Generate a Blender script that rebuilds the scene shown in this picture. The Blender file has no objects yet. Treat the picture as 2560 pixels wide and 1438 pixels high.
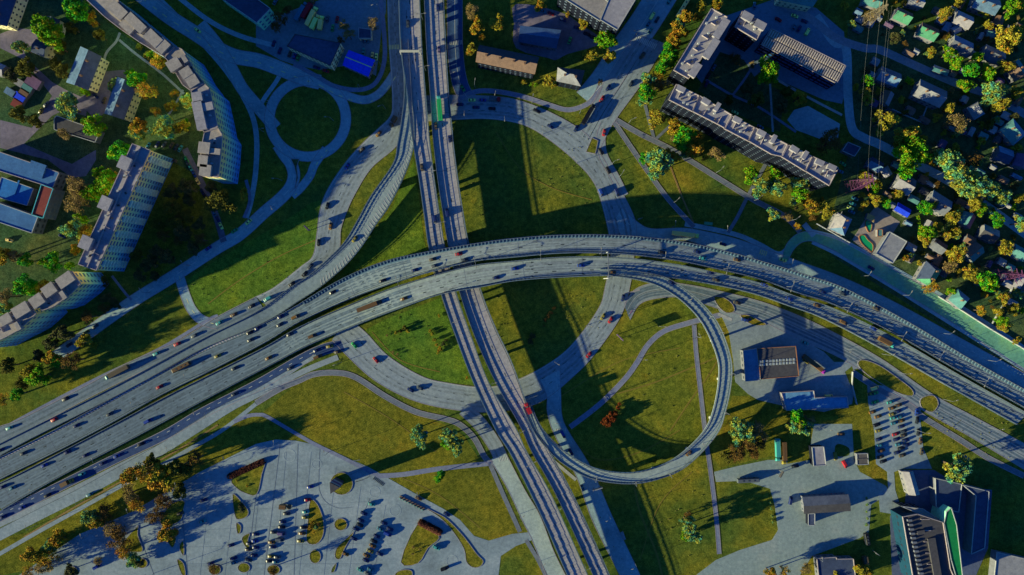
import bpy, math, random
from mathutils import Vector
from mathutils.geometry import tessellate_polygon
rnd = random.Random(7)
C = bpy.context.scene.collection
# ---- scale of the place: 0.24 m per photo pixel on the ground, camera 410 m up looking straight down
S, H = 0.24, 410.0
W0, H0 = 2560, 1438
def G(px, py, z=0.0):
    f = S * (H - z) / H
    return Vector(((px - 1280) * f, (719 - py) * f, z))
# ---- camera
cam = bpy.data.cameras.new("camera"); cam_o = bpy.data.objects.new("camera", cam); C.objects.link(cam_o)
cam_o.location = (0, 0, H); cam_o.rotation_euler = (0, 0, 0)
cam.sensor_fit = 'HORIZONTAL'; cam.sensor_width = 36; cam.lens = 36 * H / (W0 * S)
cam.clip_start = 1; cam.clip_end = 3000
bpy.context.scene.camera = cam_o
# ---- light: low warm sun from the west-south-west, blue sky
ELEV, AZ = math.radians(11.7), math.radians(20)
wd = bpy.data.worlds.new("World"); bpy.context.scene.world = wd; wd.use_nodes = True
nt = wd.node_tree; nt.nodes.clear()
sky = nt.nodes.new('ShaderNodeTexSky'); sky.sky_type = 'NISHITA'; sky.sun_disc = False
sky.sun_elevation = ELEV; sky.sun_rotation = math.radians(250); sky.ozone_density = 4.0; sky.air_density = 1.0; sky.dust_density = 0.3
tint = nt.nodes.new('ShaderNodeMixRGB'); tint.blend_type = 'MULTIPLY'; tint.inputs[0].default_value = 1
tint.inputs[2].default_value = (0.19, 0.52, 1.0, 1)
bg = nt.nodes.new('ShaderNodeBackground'); bg.inputs[1].default_value = 0.08
wo = nt.nodes.new('ShaderNodeOutputWorld')
nt.links.new(sky.outputs[0], tint.inputs[1]); nt.links.new(tint.outputs[0], bg.inputs[0]); nt.links.new(bg.outputs[0], wo.inputs[0])
sun = bpy.data.lights.new("sun", 'SUN'); sun.energy = 4.8; sun.angle = math.radians(0.55); sun.color = (1.0, 0.92, 0.52)
sun_o = bpy.data.objects.new("sun", sun); C.objects.link(sun_o)
sd = Vector((math.cos(AZ) * math.cos(ELEV), math.sin(AZ) * math.cos(ELEV), -math.sin(ELEV)))
sun_o.rotation_euler = sd.to_track_quat('-Z', 'Y').to_euler(); sun_o.location = (-200, -80, 100)
vs = bpy.context.scene.view_settings
vs.view_transform = 'Standard'; vs.look = 'None'; vs.gamma = 1.0; vs.exposure = 1.0; vs.use_curve_mapping = False
bpy.context.scene.cycles.max_bounces = 5
# ---- materials
MATS = {}
def nodes(name):
    m = bpy.data.materials.new(name); m.use_nodes = True; t = m.node_tree
    return m, t, t.nodes['Principled BSDF']
def noise(t, vec, scale, detail=4, rough=.6):
    n = t.nodes.new('ShaderNodeTexNoise'); n.inputs['Scale'].default_value = scale; n.inputs['Detail'].default_value = detail
    n.inputs['Roughness'].default_value = rough; t.links.new(vec, n.inputs['Vector']); return n.outputs['Fac']
def ramp(t, fac, stops):
    r = t.nodes.new('ShaderNodeValToRGB'); e = r.color_ramp.elements
    while len(e) < len(stops): e.new(0.5)
    for k, (p, c) in enumerate(stops): e[k].position = p; e[k].color = (*c[:3], 1)
    t.links.new(fac, r.inputs[0]); return r.outputs[0]
def mixc(t, a, b, fac=.5, mode='MULTIPLY'):
    m = t.nodes.new('ShaderNodeMixRGB'); m.blend_type = mode
    for k, v in ((0, fac), (1, a), (2, b)):
        if hasattr(v, 'links') or isinstance(v, bpy.types.NodeSocket): t.links.new(v, m.inputs[k])
        elif k == 0: m.inputs[0].default_value = v
        else: m.inputs[k].default_value = (*v[:3], 1)
    return m.outputs[0]
def mat(name, col, var=.18, scale=.6, rough=.85, big=.05, bigvar=.12, spec=.15, coord='pos'):
    """plain colour broken up by two noises in world or object space"""
    if name in MATS: return MATS[name]
    m, t, b = nodes(name)
    if coord == 'pos': v = t.nodes.new('ShaderNodeNewGeometry').outputs['Position']
    else: v = t.nodes.new('ShaderNodeTexCoord').outputs['Object']
    c1 = ramp(t, noise(t, v, scale, 5), [(.3, [x * (1 - var) for x in col]), (.7, [min(1, x * (1 + var)) for x in col])])
    c2 = ramp(t, noise(t, v, big, 3), [(.3, [1 - bigvar] * 3), (.7, [1, 1, 1])])
    t.links.new(mixc(t, c1, c2, 1), b.inputs['Base Color'])
    b.inputs['Roughness'].default_value = rough; b.inputs['Specular IOR Level'].default_value = spec
    MATS[name] = m; return m
def grass_mat(name, green, gold, dry, gold_at=.5, streak=0.0, ang=0.0):
    if name in MATS: return MATS[name]
    m, t, b = nodes(name); v = t.nodes.new('ShaderNodeNewGeometry').outputs['Position']
    c = ramp(t, noise(t, v, .022, 5, .62), [(gold_at - .16, green), (gold_at, [(x + y) / 2 for x, y in zip(green, gold)]), (gold_at + .1, gold), (gold_at + .24, dry)])
    c = mixc(t, c, ramp(t, noise(t, v, .35, 6, .7), [(.3, (.45, .5, .48)), (.68, (1.4, 1.32, 1.15))]), 1)
    c = mixc(t, c, ramp(t, noise(t, v, 1.3, 3, .85), [(.36, (.5, .56, .5)), (.64, (1.4, 1.34, 1.2))]), 1)
    c = mixc(t, c, ramp(t, noise(t, v, .07, 5, .7), [(.34, (.72, .8, .75)), (.6, (1.1, 1.1, 1)), (.72, (1.3, 1.02, .8))]), 1)
    if streak:
        mp = t.nodes.new('ShaderNodeMapping'); mp.inputs['Rotation'].default_value[2] = -ang; t.links.new(v, mp.inputs[0])
        w = t.nodes.new('ShaderNodeTexWave'); w.inputs['Scale'].default_value = .34; w.inputs['Distortion'].default_value = 1.2
        w.inputs['Detail Scale'].default_value = 1; w.bands_direction = 'Y'; t.links.new(mp.outputs[0], w.inputs['Vector'])
        c = mixc(t, c, ramp(t, w.outputs['Fac'], [(.2, [1 - streak] * 3), (.8, [1 + streak * .4] * 3)]), 1)
    t.links.new(c, b.inputs['Base Color']); b.inputs['Roughness'].default_value = 1; b.inputs['Specular IOR Level'].default_value = 0
    bp = t.nodes.new('ShaderNodeBump'); bp.inputs['Strength'].default_value = .5; bp.inputs['Distance'].default_value = .25
    t.links.new(noise(t, v, 1.1, 6, .75), bp.inputs['Height']); t.links.new(bp.outputs[0], b.inputs['Normal'])
    MATS[name] = m; return m
def asphalt_mat(name, col, wear=(1.15, 1.1, 1.0), scale=.5, west=None, patch=.82):
    if name in MATS: return MATS[name]
    m, t, b = nodes(name); v = t.nodes.new('ShaderNodeNewGeometry').outputs['Position']
    c = ramp(t, noise(t, v, .05, 6, .65), [(.3, [x * patch for x in col]), (.5, col), (.72, [min(1, x * y) for x, y in zip(col, wear)])])
    if west:   # older, bluer surfacing on the western stretch of the motorway
        sp = t.nodes.new('ShaderNodeSeparateXYZ'); t.links.new(v, sp.inputs[0]); mr = t.nodes.new('ShaderNodeMapRange'); mr.inputs[1].default_value = -170; mr.inputs[2].default_value = -10
        t.links.new(sp.outputs[0], mr.inputs[0]); c = mixc(t, mixc(t, c, [a / b_ for a, b_ in zip(west, col)], 1), c, mr.outputs[0], 'MIX')
    c = mixc(t, c, ramp(t, noise(t, v, scale, 5, .7), [(.3, (.74, .74, .77)), (.7, (1.18, 1.16, 1.12))]), 1)
    c = mixc(t, c, ramp(t, noise(t, v, 3.0, 2), [(.3, (.85, .85, .85)), (.7, (1.12, 1.12, 1.12))]), 1)
    t.links.new(c, b.inputs['Base Color']); b.inputs['Roughness'].default_value = .9; b.inputs['Specular IOR Level'].default_value = .15
    MATS[name] = m; return m
def leaf_mat(name, stops, scale=1.9):
    """foliage: three tones in clumps plus a tone of its own per leaf"""
    if name in MATS: return MATS[name]
    m, t, b = nodes(name); tc = t.nodes.new('ShaderNodeTexCoord').outputs['Object']
    oi = t.nodes.new('ShaderNodeObjectInfo').outputs['Random']
    ad = t.nodes.new('ShaderNodeVectorMath'); ad.operation = 'ADD'; t.links.new(tc, ad.inputs[0])
    ml = t.nodes.new('ShaderNodeMath'); ml.operation = 'MULTIPLY'; ml.inputs[1].default_value = 37; t.links.new(oi, ml.inputs[0])
    cb = t.nodes.new('ShaderNodeCombineXYZ'); [t.links.new(ml.outputs[0], cb.inputs[k]) for k in range(3)]
    t.links.new(cb.outputs[0], ad.inputs[1])
    c = ramp(t, noise(t, ad.outputs[0], scale, 3, .6), stops)
    at = t.nodes.new('ShaderNodeAttribute'); at.attribute_name = 'tone'
    c = mixc(t, c, ramp(t, at.outputs['Fac'], [(0, (.30, .30, .32)), (1, (.88, .85, .78))]), 1)
    t.links.new(c, b.inputs['Base Color']); b.inputs['Roughness'].default_value = .9; b.inputs['Specular IOR Level'].default_value = .05
    MATS[name] = m; return m
# ---- meshes
def link(name, me, m, parent=None):
    o = bpy.data.objects.new(name, me); C.objects.link(o)
    if parent: o.parent = parent
    return o
class MB:
    def __init__(s): s.v, s.f, s.m = [], [], []
    def add(s, vs_, fs, mi=0):
        n = len(s.v); s.v += [tuple(p) for p in vs_]; s.f += [tuple(n + i for i in f) for f in fs]; s.m += [mi] * len(fs)
    def box(s, c, size, ang=0, mi=0, z0=None, taper=1.0):
        """c centre, size (along heading, across, up)"""
        a, b = math.cos(ang), math.sin(ang); L, W, h = [x / 2 for x in size]; out = []
        for k, dz in ((1.0, -h), (taper, h)):
            for x, y in ((-L, -W), (L, -W), (L, W), (-L, W)):
                out.append((c[0] + k * x * a - k * y * b, c[1] + k * x * b + k * y * a, c[2] + dz))
        s.add(out, [(3, 2, 1, 0), (4, 5, 6, 7), (0, 1, 5, 4), (1, 2, 6, 5), (2, 3, 7, 6), (3, 0, 4, 7)], mi)
    def prism(s, poly, z0, z1, mi=0, mi_top=None, bottom=False):
        n = len(poly); P = [(p[0], p[1]) for p in poly]
        if sum(P[i][0] * P[(i + 1) % n][1] - P[(i + 1) % n][0] * P[i][1] for i in range(n)) < 0: P.reverse()
        vv = [(x, y, z0) for x, y in P] + [(x, y, z1) for x, y in P]
        s.add(vv, [(i, (i + 1) % n, n + (i + 1) % n, n + i) for i in range(n)], mi)
        tr = tessellate_polygon([[Vector((x, y, 0)) for x, y in P]]); k = len(s.v) - n
        for t_ in tr:
            a, b, c = [Vector((*P[i], 0)) for i in t_]
            if (b - a).cross(c - a).z < 0: t_ = (t_[0], t_[2], t_[1])
            s.f.append(tuple(k + i for i in t_)); s.m.append(mi if mi_top is None else mi_top)
    def tube(s, a, b, r, n=6, mi=0, r2=None):
        a, b = Vector(a), Vector(b); d = (b - a); 
        if d.length < 1e-6: return
        q = d.to_track_quat('Z', 'Y'); r2 = r if r2 is None else r2; vv = []
        for p, rr in ((a, r), (b, r2)):
            for i in range(n):
                t = 2 * math.pi * i / n; vv.append(p + q @ Vector((rr * math.cos(t), rr * math.sin(t), 0)))
        s.add(vv, [(i, (i + 1) % n, n + (i + 1) % n, n + i) for i in range(n)] + [tuple(range(n))[::-1], tuple(range(n, 2 * n))], mi)
    def mesh(s, name, mats):
        me = bpy.data.meshes.new(name); me.from_pydata(s.v, [], s.f)
        for m in mats: me.materials.append(m)
        if len(mats) > 1: me.polygons.foreach_set('material_index', s.m)
        me.update(); return me
    def obj(s, name, mats, parent=None):
        if not isinstance(mats, (list, tuple)): mats = [mats]
        return link(name, s.mesh(name, mats), None, parent)
def empty(name, loc=(0, 0, 0), rz=0):
    o = bpy.data.objects.new(name, None); o.location = loc; o.rotation_euler = (0, 0, rz); o.empty_display_size = .5; C.objects.link(o); return o
def tag(o, label, cat, group=None):
    o['label'] = label; o['category'] = cat
    if group: o['group'] = group
    return o
def struct(o, label=None):
    o['kind'] = 'structure'
    if label: o['label'] = label
    return o
def P(s):
    return [tuple(float(a) for a in q.split(',')) for q in s.split()]
# ---- curves and strips
def catmull(pts, k=6, closed=False):
    n = len(pts); out = []
    rng = n if closed else n - 1
    for i in range(rng):
        g = (lambda j: pts[j % n]) if closed else (lambda j: pts[max(0, min(n - 1, j))])
        p0, p1, p2, p3 = g(i - 1), g(i), g(i + 1), g(i + 2)
        for q in range(k):
            t = q / k
            out.append(tuple(.5 * (2 * b + (c - a) * t + (2 * a - 5 * b + 4 * c - d) * t * t + (3 * b - a - 3 * c + d) * t ** 3) for a, b, c, d in zip(p0, p1, p2, p3)))
    if not closed: out.append(pts[-1])
    return out
def centre(pts, w, k=6):
    """centre line in photo pixels and a width (or one per point) -> pairs of edges"""
    P3 = [tuple(p[:2]) + ((p[2],) if len(p) > 2 else (w,)) for p in pts]
    c = catmull(P3, k); out = []
    for i, p in enumerate(c):
        a, b = c[max(0, i - 1)], c[min(len(c) - 1, i + 1)]
        dx, dy = b[0] - a[0], b[1] - a[1]; L = math.hypot(dx, dy) or 1; h = p[2] / 2
        out.append((p[0] + dy / L * h, p[1] - dx / L * h, p[0] - dy / L * h, p[1] + dx / L * h))
    return out
def strip_mesh(rows, lift=0.0):
    """rows: [(L vec, R vec)] -> top sheet"""
    b = MB(); vv = []
    for L, R in rows: vv += [(L.x, L.y, L.z + lift), (R.x, R.y, R.z + lift)]
    b.add(vv, [(2 * i, 2 * i + 1, 2 * i + 3, 2 * i + 2) for i in range(len(rows) - 1)])
    return b
LAY = [0]
def nextz(base):
    LAY[0] += 1; return base + LAY[0] * .0006
STRIPS = {}
def along(rows, t, step, off=0, d0=0.0, d1=None):
    """points and headings every step metres on the line at fraction t across"""
    pts = [L.lerp(R, t) for L, R in rows]; out = []; acc = 0; nxt = off
    for a, b in zip(pts, pts[1:]):
        d = (b - a).length
        while nxt <= acc + d and d > 1e-6:
            p = a.lerp(b, (nxt - acc) / d)
            out.append((p, math.atan2(b.y - a.y, b.x - a.x))); nxt += step
        acc += d
    return out
def dashes(mb, rows, t, on=3, gap=6, w=.28, lift=.015, t2=None, off=0):
    pts = [L.lerp(R, t) for L, R in rows]; acc = 0; cur = []; period = on + gap
    # resample finely
    fine = []
    for a, b in zip(pts, pts[1:]):
        d = (b - a).length; n = max(1, int(d / 1.0))
        for i in range(n): fine.append(a.lerp(b, i / n))
    fine.append(pts[-1])
    def flush(seg):
        if len(seg) < 2: return
        vv = []
        for i, p in enumerate(seg):
            a, b = seg[max(0, i - 1)], seg[min(len(seg) - 1, i + 1)]
            d = (b - a); L = math.hypot(d.x, d.y) or 1; nx, ny = -d.y / L * w / 2, d.x / L * w / 2
            vv += [(p.x + nx, p.y + ny, p.z + lift), (p.x - nx, p.y - ny, p.z + lift)]
        mb.add(vv, [(2 * i + 1, 2 * i + 3, 2 * i + 2, 2 * i) for i in range(len(seg) - 1)])
    seg = []; acc = off
    for i, p in enumerate(fine):
        if i: acc += (p - fine[i - 1]).length
        if gap == 0 or acc % period < on: seg.append(p)
        else: flush(seg); seg = []
    flush(seg)
KZ = .865
# ================= materials of the setting
GR = grass_mat('meadow_grass', (.065, .13, .035), (.205, .20, .030), (.31, .22, .035), .50)
GF = grass_mat('mown_grass', (.14, .16, .030), (.23, .205, .030), (.29, .20, .03), .46, .16, math.radians(-28))
GD = grass_mat('garden_grass', (.055, .115, .065), (.12, .135, .06), (.20, .14, .06), .58)
A_MAIN = asphalt_mat('pale_worn_asphalt', (.25, .30, .33), west=(.17, .23, .28))
A_DECK = asphalt_mat('bridge_asphalt', (.30, .375, .37), west=(.15, .215, .265))
A_VIA = asphalt_mat('viaduct_asphalt', (.37, .36, .36), (1.15, 1.02, 1.0))
A_ROAD = asphalt_mat('street_asphalt', (.27, .33, .36))
A_NW = asphalt_mat('blue_grey_asphalt', (.30, .44, .47), patch=.7)
A_LOT = asphalt_mat('parking_lot_paving', (.25, .325, .36), (1.35, 1.25, 1.2), patch=.72)
A_SHADE = asphalt_mat('shade_blue_asphalt', (.035, .075, .19))  # shade over the frontage road put into its asphalt colour
VRG = grass_mat('shade_dark_verge', (.012, .035, .018), (.02, .045, .02), (.04, .06, .02), .5)  # shade on the verges by the frontage road put into the grass colour
GL = grass_mat('lush_meadow', (.09, .19, .035), (.17, .235, .03), (.28, .22, .04), .52)
M_JNT = mat('faint_paving_seam', (.225, .29, .325), .1, 1)
TRK = mat('tyre_worn_lane', (.225, .27, .285), .3, .4)
TRK_W = mat('tyre_worn_lane_west', (.115, .165, .205), .3, .4)
A_YARD = asphalt_mat('yard_concrete', (.25, .31, .33), (1.2, 1.15, 1.1))
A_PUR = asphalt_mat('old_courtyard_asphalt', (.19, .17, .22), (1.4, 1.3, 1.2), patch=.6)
PATHM = asphalt_mat('footpath_paving', (.20, .23, .33))
PATHL = asphalt_mat('pale_footpath_paving', (.38, .40, .40))
DIRT = mat('bare_earth', (.27, .17, .06), .3, .8)
CYCLE = asphalt_mat('grey_cycle_path', (.17, .20, .24))
LGRN = asphalt_mat('yellow_green_paving', (.15, .40, .27), (1.7, 1.35, .7))
KERB = mat('kerb_stone', (.32, .29, .31), .15, 1.0)
CONC = mat('bridge_concrete', (.40, .42, .42), .15, .7)
CONC_B = mat('blue_grey_concrete', (.12, .21, .28), .15, .7)
STEEL = mat('galvanised_rail', (.16, .18, .21), .15, 1.0, .6)
M_DARK = mat('dark_marking_paint', (.03, .045, .055), .1, 1)
M_PALE = mat('pale_marking_paint', (.60, .64, .55), .1, 1)
M_YEL = mat('yellow_marking_paint', (.80, .75, .30), .1, 1)
M_LINE = mat('grey_joint', (.15, .19, .23), .1, 1)
# ================= ground
gb = MB(); N = 40
for i in range(N):
    for j in range(N):
        x0, x1 = -1100 + 2200 * i / N, -1100 + 2200 * (i + 1) / N; y0, y1 = -1000 + 2000 * j / N, -1000 + 2000 * (j + 1) / N
        if j == 0 and i == 0: pass
gb.add([(-1400, -1300, 0), (1400, -1300, 0), (1400, 1300, 0), (-1400, 1300, 0)], [(0, 1, 2, 3)])
struct(gb.obj('ground', GR), 'uneven green and golden meadow grass under the whole interchange')
KERBS = []
def flat(name, pts, m, label, z=.03, smooth=0, kerb=False, raise_=0.0):
    if isinstance(pts, str): pts = P(pts)
    if smooth: pts = catmull(pts, smooth, True)
    zz = nextz(z) + raise_; q = [G(x, y, 0) for x, y in pts]; b = MB()
    b.prism(q, -.02 if raise_ == 0 else zz - raise_ - .05, zz)
    o = struct(b.obj(name, m), label)
    if kerb:
        k = MB(); n = len(q)
        for i in range(n):
            a, c = q[i], q[(i + 1) % n]; d = (c - a)
            if d.length > .05: k.box(((a.x + c.x) / 2, (a.y + c.y) / 2, (zz + .05) / 2 + .02), (d.length + .1, .3, zz + .07), math.atan2(d.y, d.x))
        k.obj('kerb', KERB, o)
    return o
def road(name, pairs, m, label, k=6, marks=(), kerb=True, z=.06, id=None, edge=None):
    rows = [(G(a, b), G(c, d)) for a, b, c, d in (catmull(pairs, k) if k else pairs)]
    zz = nextz(z)
    for L, R in rows: L.z = R.z = zz
    b = strip_mesh(rows)
    # skirts so that it is a slab
    n = len(b.v); vv = [(x, y, -.02) for x, y, _ in b.v]
    b.v += vv
    for i in range(len(rows) - 1):
        b.f += [(2 * i, 2 * i + 2, n + 2 * i + 2, n + 2 * i), (2 * i + 3, 2 * i + 1, n + 2 * i + 1, n + 2 * i + 3)]; b.m += [0, 0]
    o = struct(b.obj(name, m), label)
    if kerb:
        kb = MB()
        dashes(kb, rows, 0, 1, 0, .35, .05); dashes(kb, rows, 1, 1, 0, .35, .05)
        kb.obj('kerb', KERB, o)
    groups = {}
    for mk in marks:
        mm, t, on, gap, w = mk[:5]; groups.setdefault(mm.name, (mm, MB()))
        dashes(groups[mm.name][1], rows, t, on, gap, w, .02)
    for mm, mb in groups.values():
        if mb.f: mb.obj('lane_marking', mm, o)
    wid = (rows[len(rows) // 2][0] - rows[len(rows) // 2][1]).length
    if wid > 8 and m in (A_MAIN, A_ROAD, A_LOT):
        tm = MB()
        for t_ in ((.2, .34, .62, .78) if wid > 11 else (.3, .7)): dashes(tm, rows, t_, 1, 0, 1.2, .006)
        tm.obj('worn_lane', TRK_W if m is A_MAIN else TRK, o)
    if id: STRIPS[id] = rows
    return o
def croad(name, pts, w, m, label, **kw):
    if isinstance(pts, str): pts = P(pts)
    kw.setdefault('k', 0)
    return road(name, centre(pts, w), m, label, **kw)

# ---- golden mown field south-west
flat('lawn', "640,1046 740,960 800,938 870,942 960,1000 1040,1040 1110,1060 1160,1090 1200,1150 1230,1160 1310,1330 1222,1348 1185,1338 1110,1271 1045,1236 922,1166 785,1106 660,1048", GF, 'golden mown field between the cycle path and the parking lot')
flat('lawn', "0,1345 80,1330 200,1262 330,1198 470,1128 560,1070 640,1030 660,1048 760,1098 640,1108 500,1180 330,1285 200,1340 50,1430 0,1438", GF, 'golden roadside verge with autumn trees south of the motorway')
flat('lawn', "1610,760 1680,745 1740,775 1780,850 1795,950 1770,1050 1700,1130 1600,1172 1500,1165 1440,1130 1425,1070 1400,1000 1480,900 1560,800", grass_mat('loop_grass', (.12, .165, .030), (.21, .205, .03), (.25, .18, .035), .50), 'sunlit grass inside the curling loop ramp', smooth=4)
flat('lawn', "1830,990 1870,990 1920,1010 1960,1030 2140,1010 2170,1000 2185,1080 2190,1160 2215,1180 2215,1225 1930,1140 1800,1170 1775,1130 1815,1060", GF, 'golden grass around the yards of the depot')
flat('lawn', "2300,1000 2400,1060 2560,1160 2560,1438 2480,1438 2330,1180 2310,1100", GR, 'rough green grass east of the car park')
flat('lawn', "2120,60 2560,60 2560,960 2380,830 2080,640 2030,580 2080,540 2110,420 2140,330 2110,250", GD, 'dark garden ground of the house quarter')
flat('lawn', "0,0 205,0 300,80 430,170 500,250 520,330 500,440 440,410 340,370 240,670 90,740 0,800", GD, 'dark courtyard grass among the apartment blocks')
flat('lawn', "470,700 560,640 700,560 800,500 792,585 782,640 752,667 685,719 640,742 560,783 525,795 500,785 478,745", GL, 'bright green meadow between the long street and the slip road', smooth=3)
flat('lawn', "850,690 880,650 980,520 1035,400 1060,600 1072,640 960,650", GL, 'green wedge between the west ramp and the viaduct')
flat('lawn', "905,830 960,800 1100,745 1185,962 1115,957 1052,940 970,890", GL, 'green ring segment dotted with shrubs west of the viaduct')
# ---- courtyards and yards
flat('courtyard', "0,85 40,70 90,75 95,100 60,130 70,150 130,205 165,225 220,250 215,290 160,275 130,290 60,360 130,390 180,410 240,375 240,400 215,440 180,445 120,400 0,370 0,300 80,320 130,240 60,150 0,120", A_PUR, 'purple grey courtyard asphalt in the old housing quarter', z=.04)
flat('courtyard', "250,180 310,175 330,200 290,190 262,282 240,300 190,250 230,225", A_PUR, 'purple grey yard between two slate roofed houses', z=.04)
flat('courtyard', "640,60 760,15 800,0 965,0 965,30 955,60 950,110 940,190 890,160 800,175 745,165 700,150 640,115 640,90", asphalt_mat('depot_asphalt', (.17, .25, .30)), 'depot yard asphalt with parked lorries', z=.04)
flat('courtyard', "1290,10 1400,30 1450,60 1500,95 1490,115 1420,135 1390,150 1370,145 1290,120 1285,60", A_PUR, 'rounded purple courtyard behind the long office block', z=.04, smooth=3)
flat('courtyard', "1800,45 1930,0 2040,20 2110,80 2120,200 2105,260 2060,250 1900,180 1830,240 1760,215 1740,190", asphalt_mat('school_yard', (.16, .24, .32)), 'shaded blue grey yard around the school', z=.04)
flat('courtyard', "1985,275 2020,265 2100,310 2095,345 2070,355 1990,325 1968,300", A_NW, 'blue sports court behind the stepped block', z=.05, smooth=0)
flat('courtyard', "1815,192 1850,180 1878,200 1870,240 1835,230", A_PUR, 'sandy play square inside the block courtyard', z=.05)
flat('lawn', "1745,225 1800,130 1860,150 1890,200 1960,230 1950,330 1850,290 1790,260", GD, 'dark lawn of the inner courtyard', z=.06)
flat('forecourt', "1792,765 1850,742 1905,765 2010,795 2130,865 2142,905 2112,930 2135,985 2130,1010 2060,1030 1960,1015 1895,1000 1870,985 1838,955 1833,900 1822,830", A_YARD, 'grey concrete forecourt round the fuel station', z=.05)
flat('traffic_island', "2025,860 2060,862 2130,870 2125,885 2110,905 2085,905 2060,880", GD, 'shaded grass island on the fuel station forecourt', z=.07)
flat('forecourt', "1785,1180 1845,1165 1920,1150 1995,1150 2025,1120 2035,1060 2130,1060 2135,1150 2150,1180 2215,1215 2225,1232 2178,1262 2172,1330 2150,1345 2030,1390 2000,1438 1740,1438 1790,1400 1850,1375 1930,1350 1945,1325 1937,1265 1925,1222 1860,1202 1790,1205", asphalt_mat('pale_yard', (.26, .34, .33), (1.25, 1.1, 1.05)), 'wide pale concrete yard of the depot', z=.05)
flat('traffic_island', "1968,1120 2022,1110 2025,1150 1968,1160", GF, 'small grass plot beside the parked trailers', z=.07)
flat('traffic_island', "2088,1115 2100,1110 2122,1120 2122,1138 2100,1142 2088,1135", GR, 'small round grass plot in the depot yard', z=.07, smooth=3)
flat('forecourt', "2168,960 2215,965 2290,1012 2300,1040 2308,1120 2330,1172 2258,1172 2235,1180 2238,1225 2250,1262 2258,1290 2200,1280 2196,1232 2220,1222 2218,1180 2190,1160 2186,1080 2170,1005", A_LOT, 'crowded car park with rows of cars east of the depot', z=.055)
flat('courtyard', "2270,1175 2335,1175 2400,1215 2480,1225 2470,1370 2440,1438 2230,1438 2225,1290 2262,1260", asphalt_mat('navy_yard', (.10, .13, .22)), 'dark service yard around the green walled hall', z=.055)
# ---- parking lot
flat('parking_lot', "640,1110 690,1099 740,1102 788,1112 922,1168 1045,1238 1110,1273 1150,1300 1185,1340 1222,1352 1280,1335 1330,1330 1345,1345 1290,1365 1252,1390 1245,1450 30,1450 200,1335 330,1280 500,1180 590,1135", A_LOT, 'broad blue grey car park with curved kerbs south of the field', z=.05)
lot = MB()
def line(mb, pts, w, z, k=4):
    q = catmull([tuple(G(x, y)[:2]) for x, y in (P(pts) if isinstance(pts, str) else pts)], k)
    rows = [(Vector((x, y, z)), Vector((x, y, z))) for x, y in q]; dashes(mb, rows, 0, 1, 0, w, 0)
for s_ in ("668,1150 640,1240 618,1438", "800,1112 797,1200 800,1230 815,1255 845,1270 880,1268", "925,1245 905,1290 870,1345 850,1398", "455,1280 470,1438", "345,1330 385,1438", "700,1115 660,1438", "745,1110 735,1438", "876,1187 918,1170 922,1192 886,1206", "890,1205 930,1190"):
    line(lot, s_, .3, .11)
struct(lot.obj('paving_joint', M_LINE), 'thin dark kerb lines and joints across the car park')
lp = MB()
for x, y, r in ((724, 1139, 15), (792, 1160, 12), (937, 1230, 13), (988, 1276, 14), (1130, 1402, 14), (515, 1230, 12)):
    line(lp, [(x + r * math.cos(a / 12 * 6.283), y + r * math.sin(a / 12 * 6.283)) for a in range(13)], .4, .112)
struct(lp.obj('painted_circle', asphalt_mat('turning_circle', (.33, .42, .44))), 'pale painted turning circles on the car park')
isl = ["578,1200 608,1178 640,1160 662,1156 655,1185 642,1236 612,1232 592,1220", "582,1236 602,1252 620,1275 618,1290 600,1298 588,1290", "591,1308 602,1314 601,1330 594,1333",
 "625,1334 620,1350 624,1370 614,1366 605,1348 612,1338", "420,1268 445,1252 462,1254 460,1270 452,1300 425,1312 400,1306", "340,1320 346,1316 345,1338 357,1372 345,1380 300,1370",
 "418,1347 438,1342 440,1352 431,1369", "450,1362 459,1353 460,1388 451,1376", "443,1399 459,1408 464,1438 454,1434", "776,1250 795,1263 809,1303 807,1340 790,1360 767,1353 770,1303",
 "885,1330 862,1350 842,1370 838,1392 850,1397 862,1370", "1043,1311 1002,1405 1045,1408 1070,1370 1098,1345 1080,1320", "1003,1243 1040,1258 1090,1282 1120,1300 1160,1342 1192,1385 1208,1402 1200,1416 1182,1418 1166,1404 1160,1372 1132,1328 1098,1292 1050,1264 1006,1248",
 "832,1418 841,1408 836,1428 828,1430", "990,1432 1010,1424 1030,1428 1025,1450 988,1450"]
for i, s_ in enumerate(isl):
    flat('traffic_island', s_, GF if i not in (0, 4, 5, 13) else GR, 'kerbed grass island in the car park', z=.10, smooth=3, kerb=True, raise_=.15)
for x, y, a, b_ in ((610, 1419, 15, 12), (537, 1424, 15, 12), (355, 1408, 14, 12), (852, 1311, 16, 15), (788, 1391, 14, 17), (854, 1209, 28, 28), (684, 1424, 16, 12), (180, 1428, 14, 12)):
    flat('traffic_island', [(x + a * math.cos(t / 16 * 6.283), y + b_ * math.sin(t / 16 * 6.283)) for t in range(16)], GF, 'round kerbed grass island in the car park', z=.10, kerb=True, raise_=.15)
jm = MB()
for i in range(8):
    x = 500 + i * 62; line(jm, f"{x+30},{1185 if i<3 else 1130 if i < 5 else 1120 + (i-4)*48} {x},1438", .2, .108, 1)
for i in range(6): line(jm, f"{520 - i*14},{1200 + i*42} {900 + i*8},{1150 + i*52}", .2, .108, 1)
struct(jm.obj('paving_seam', M_JNT), 'faint seams between the paving slabs of the car park')
bm_ = MB()
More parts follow.
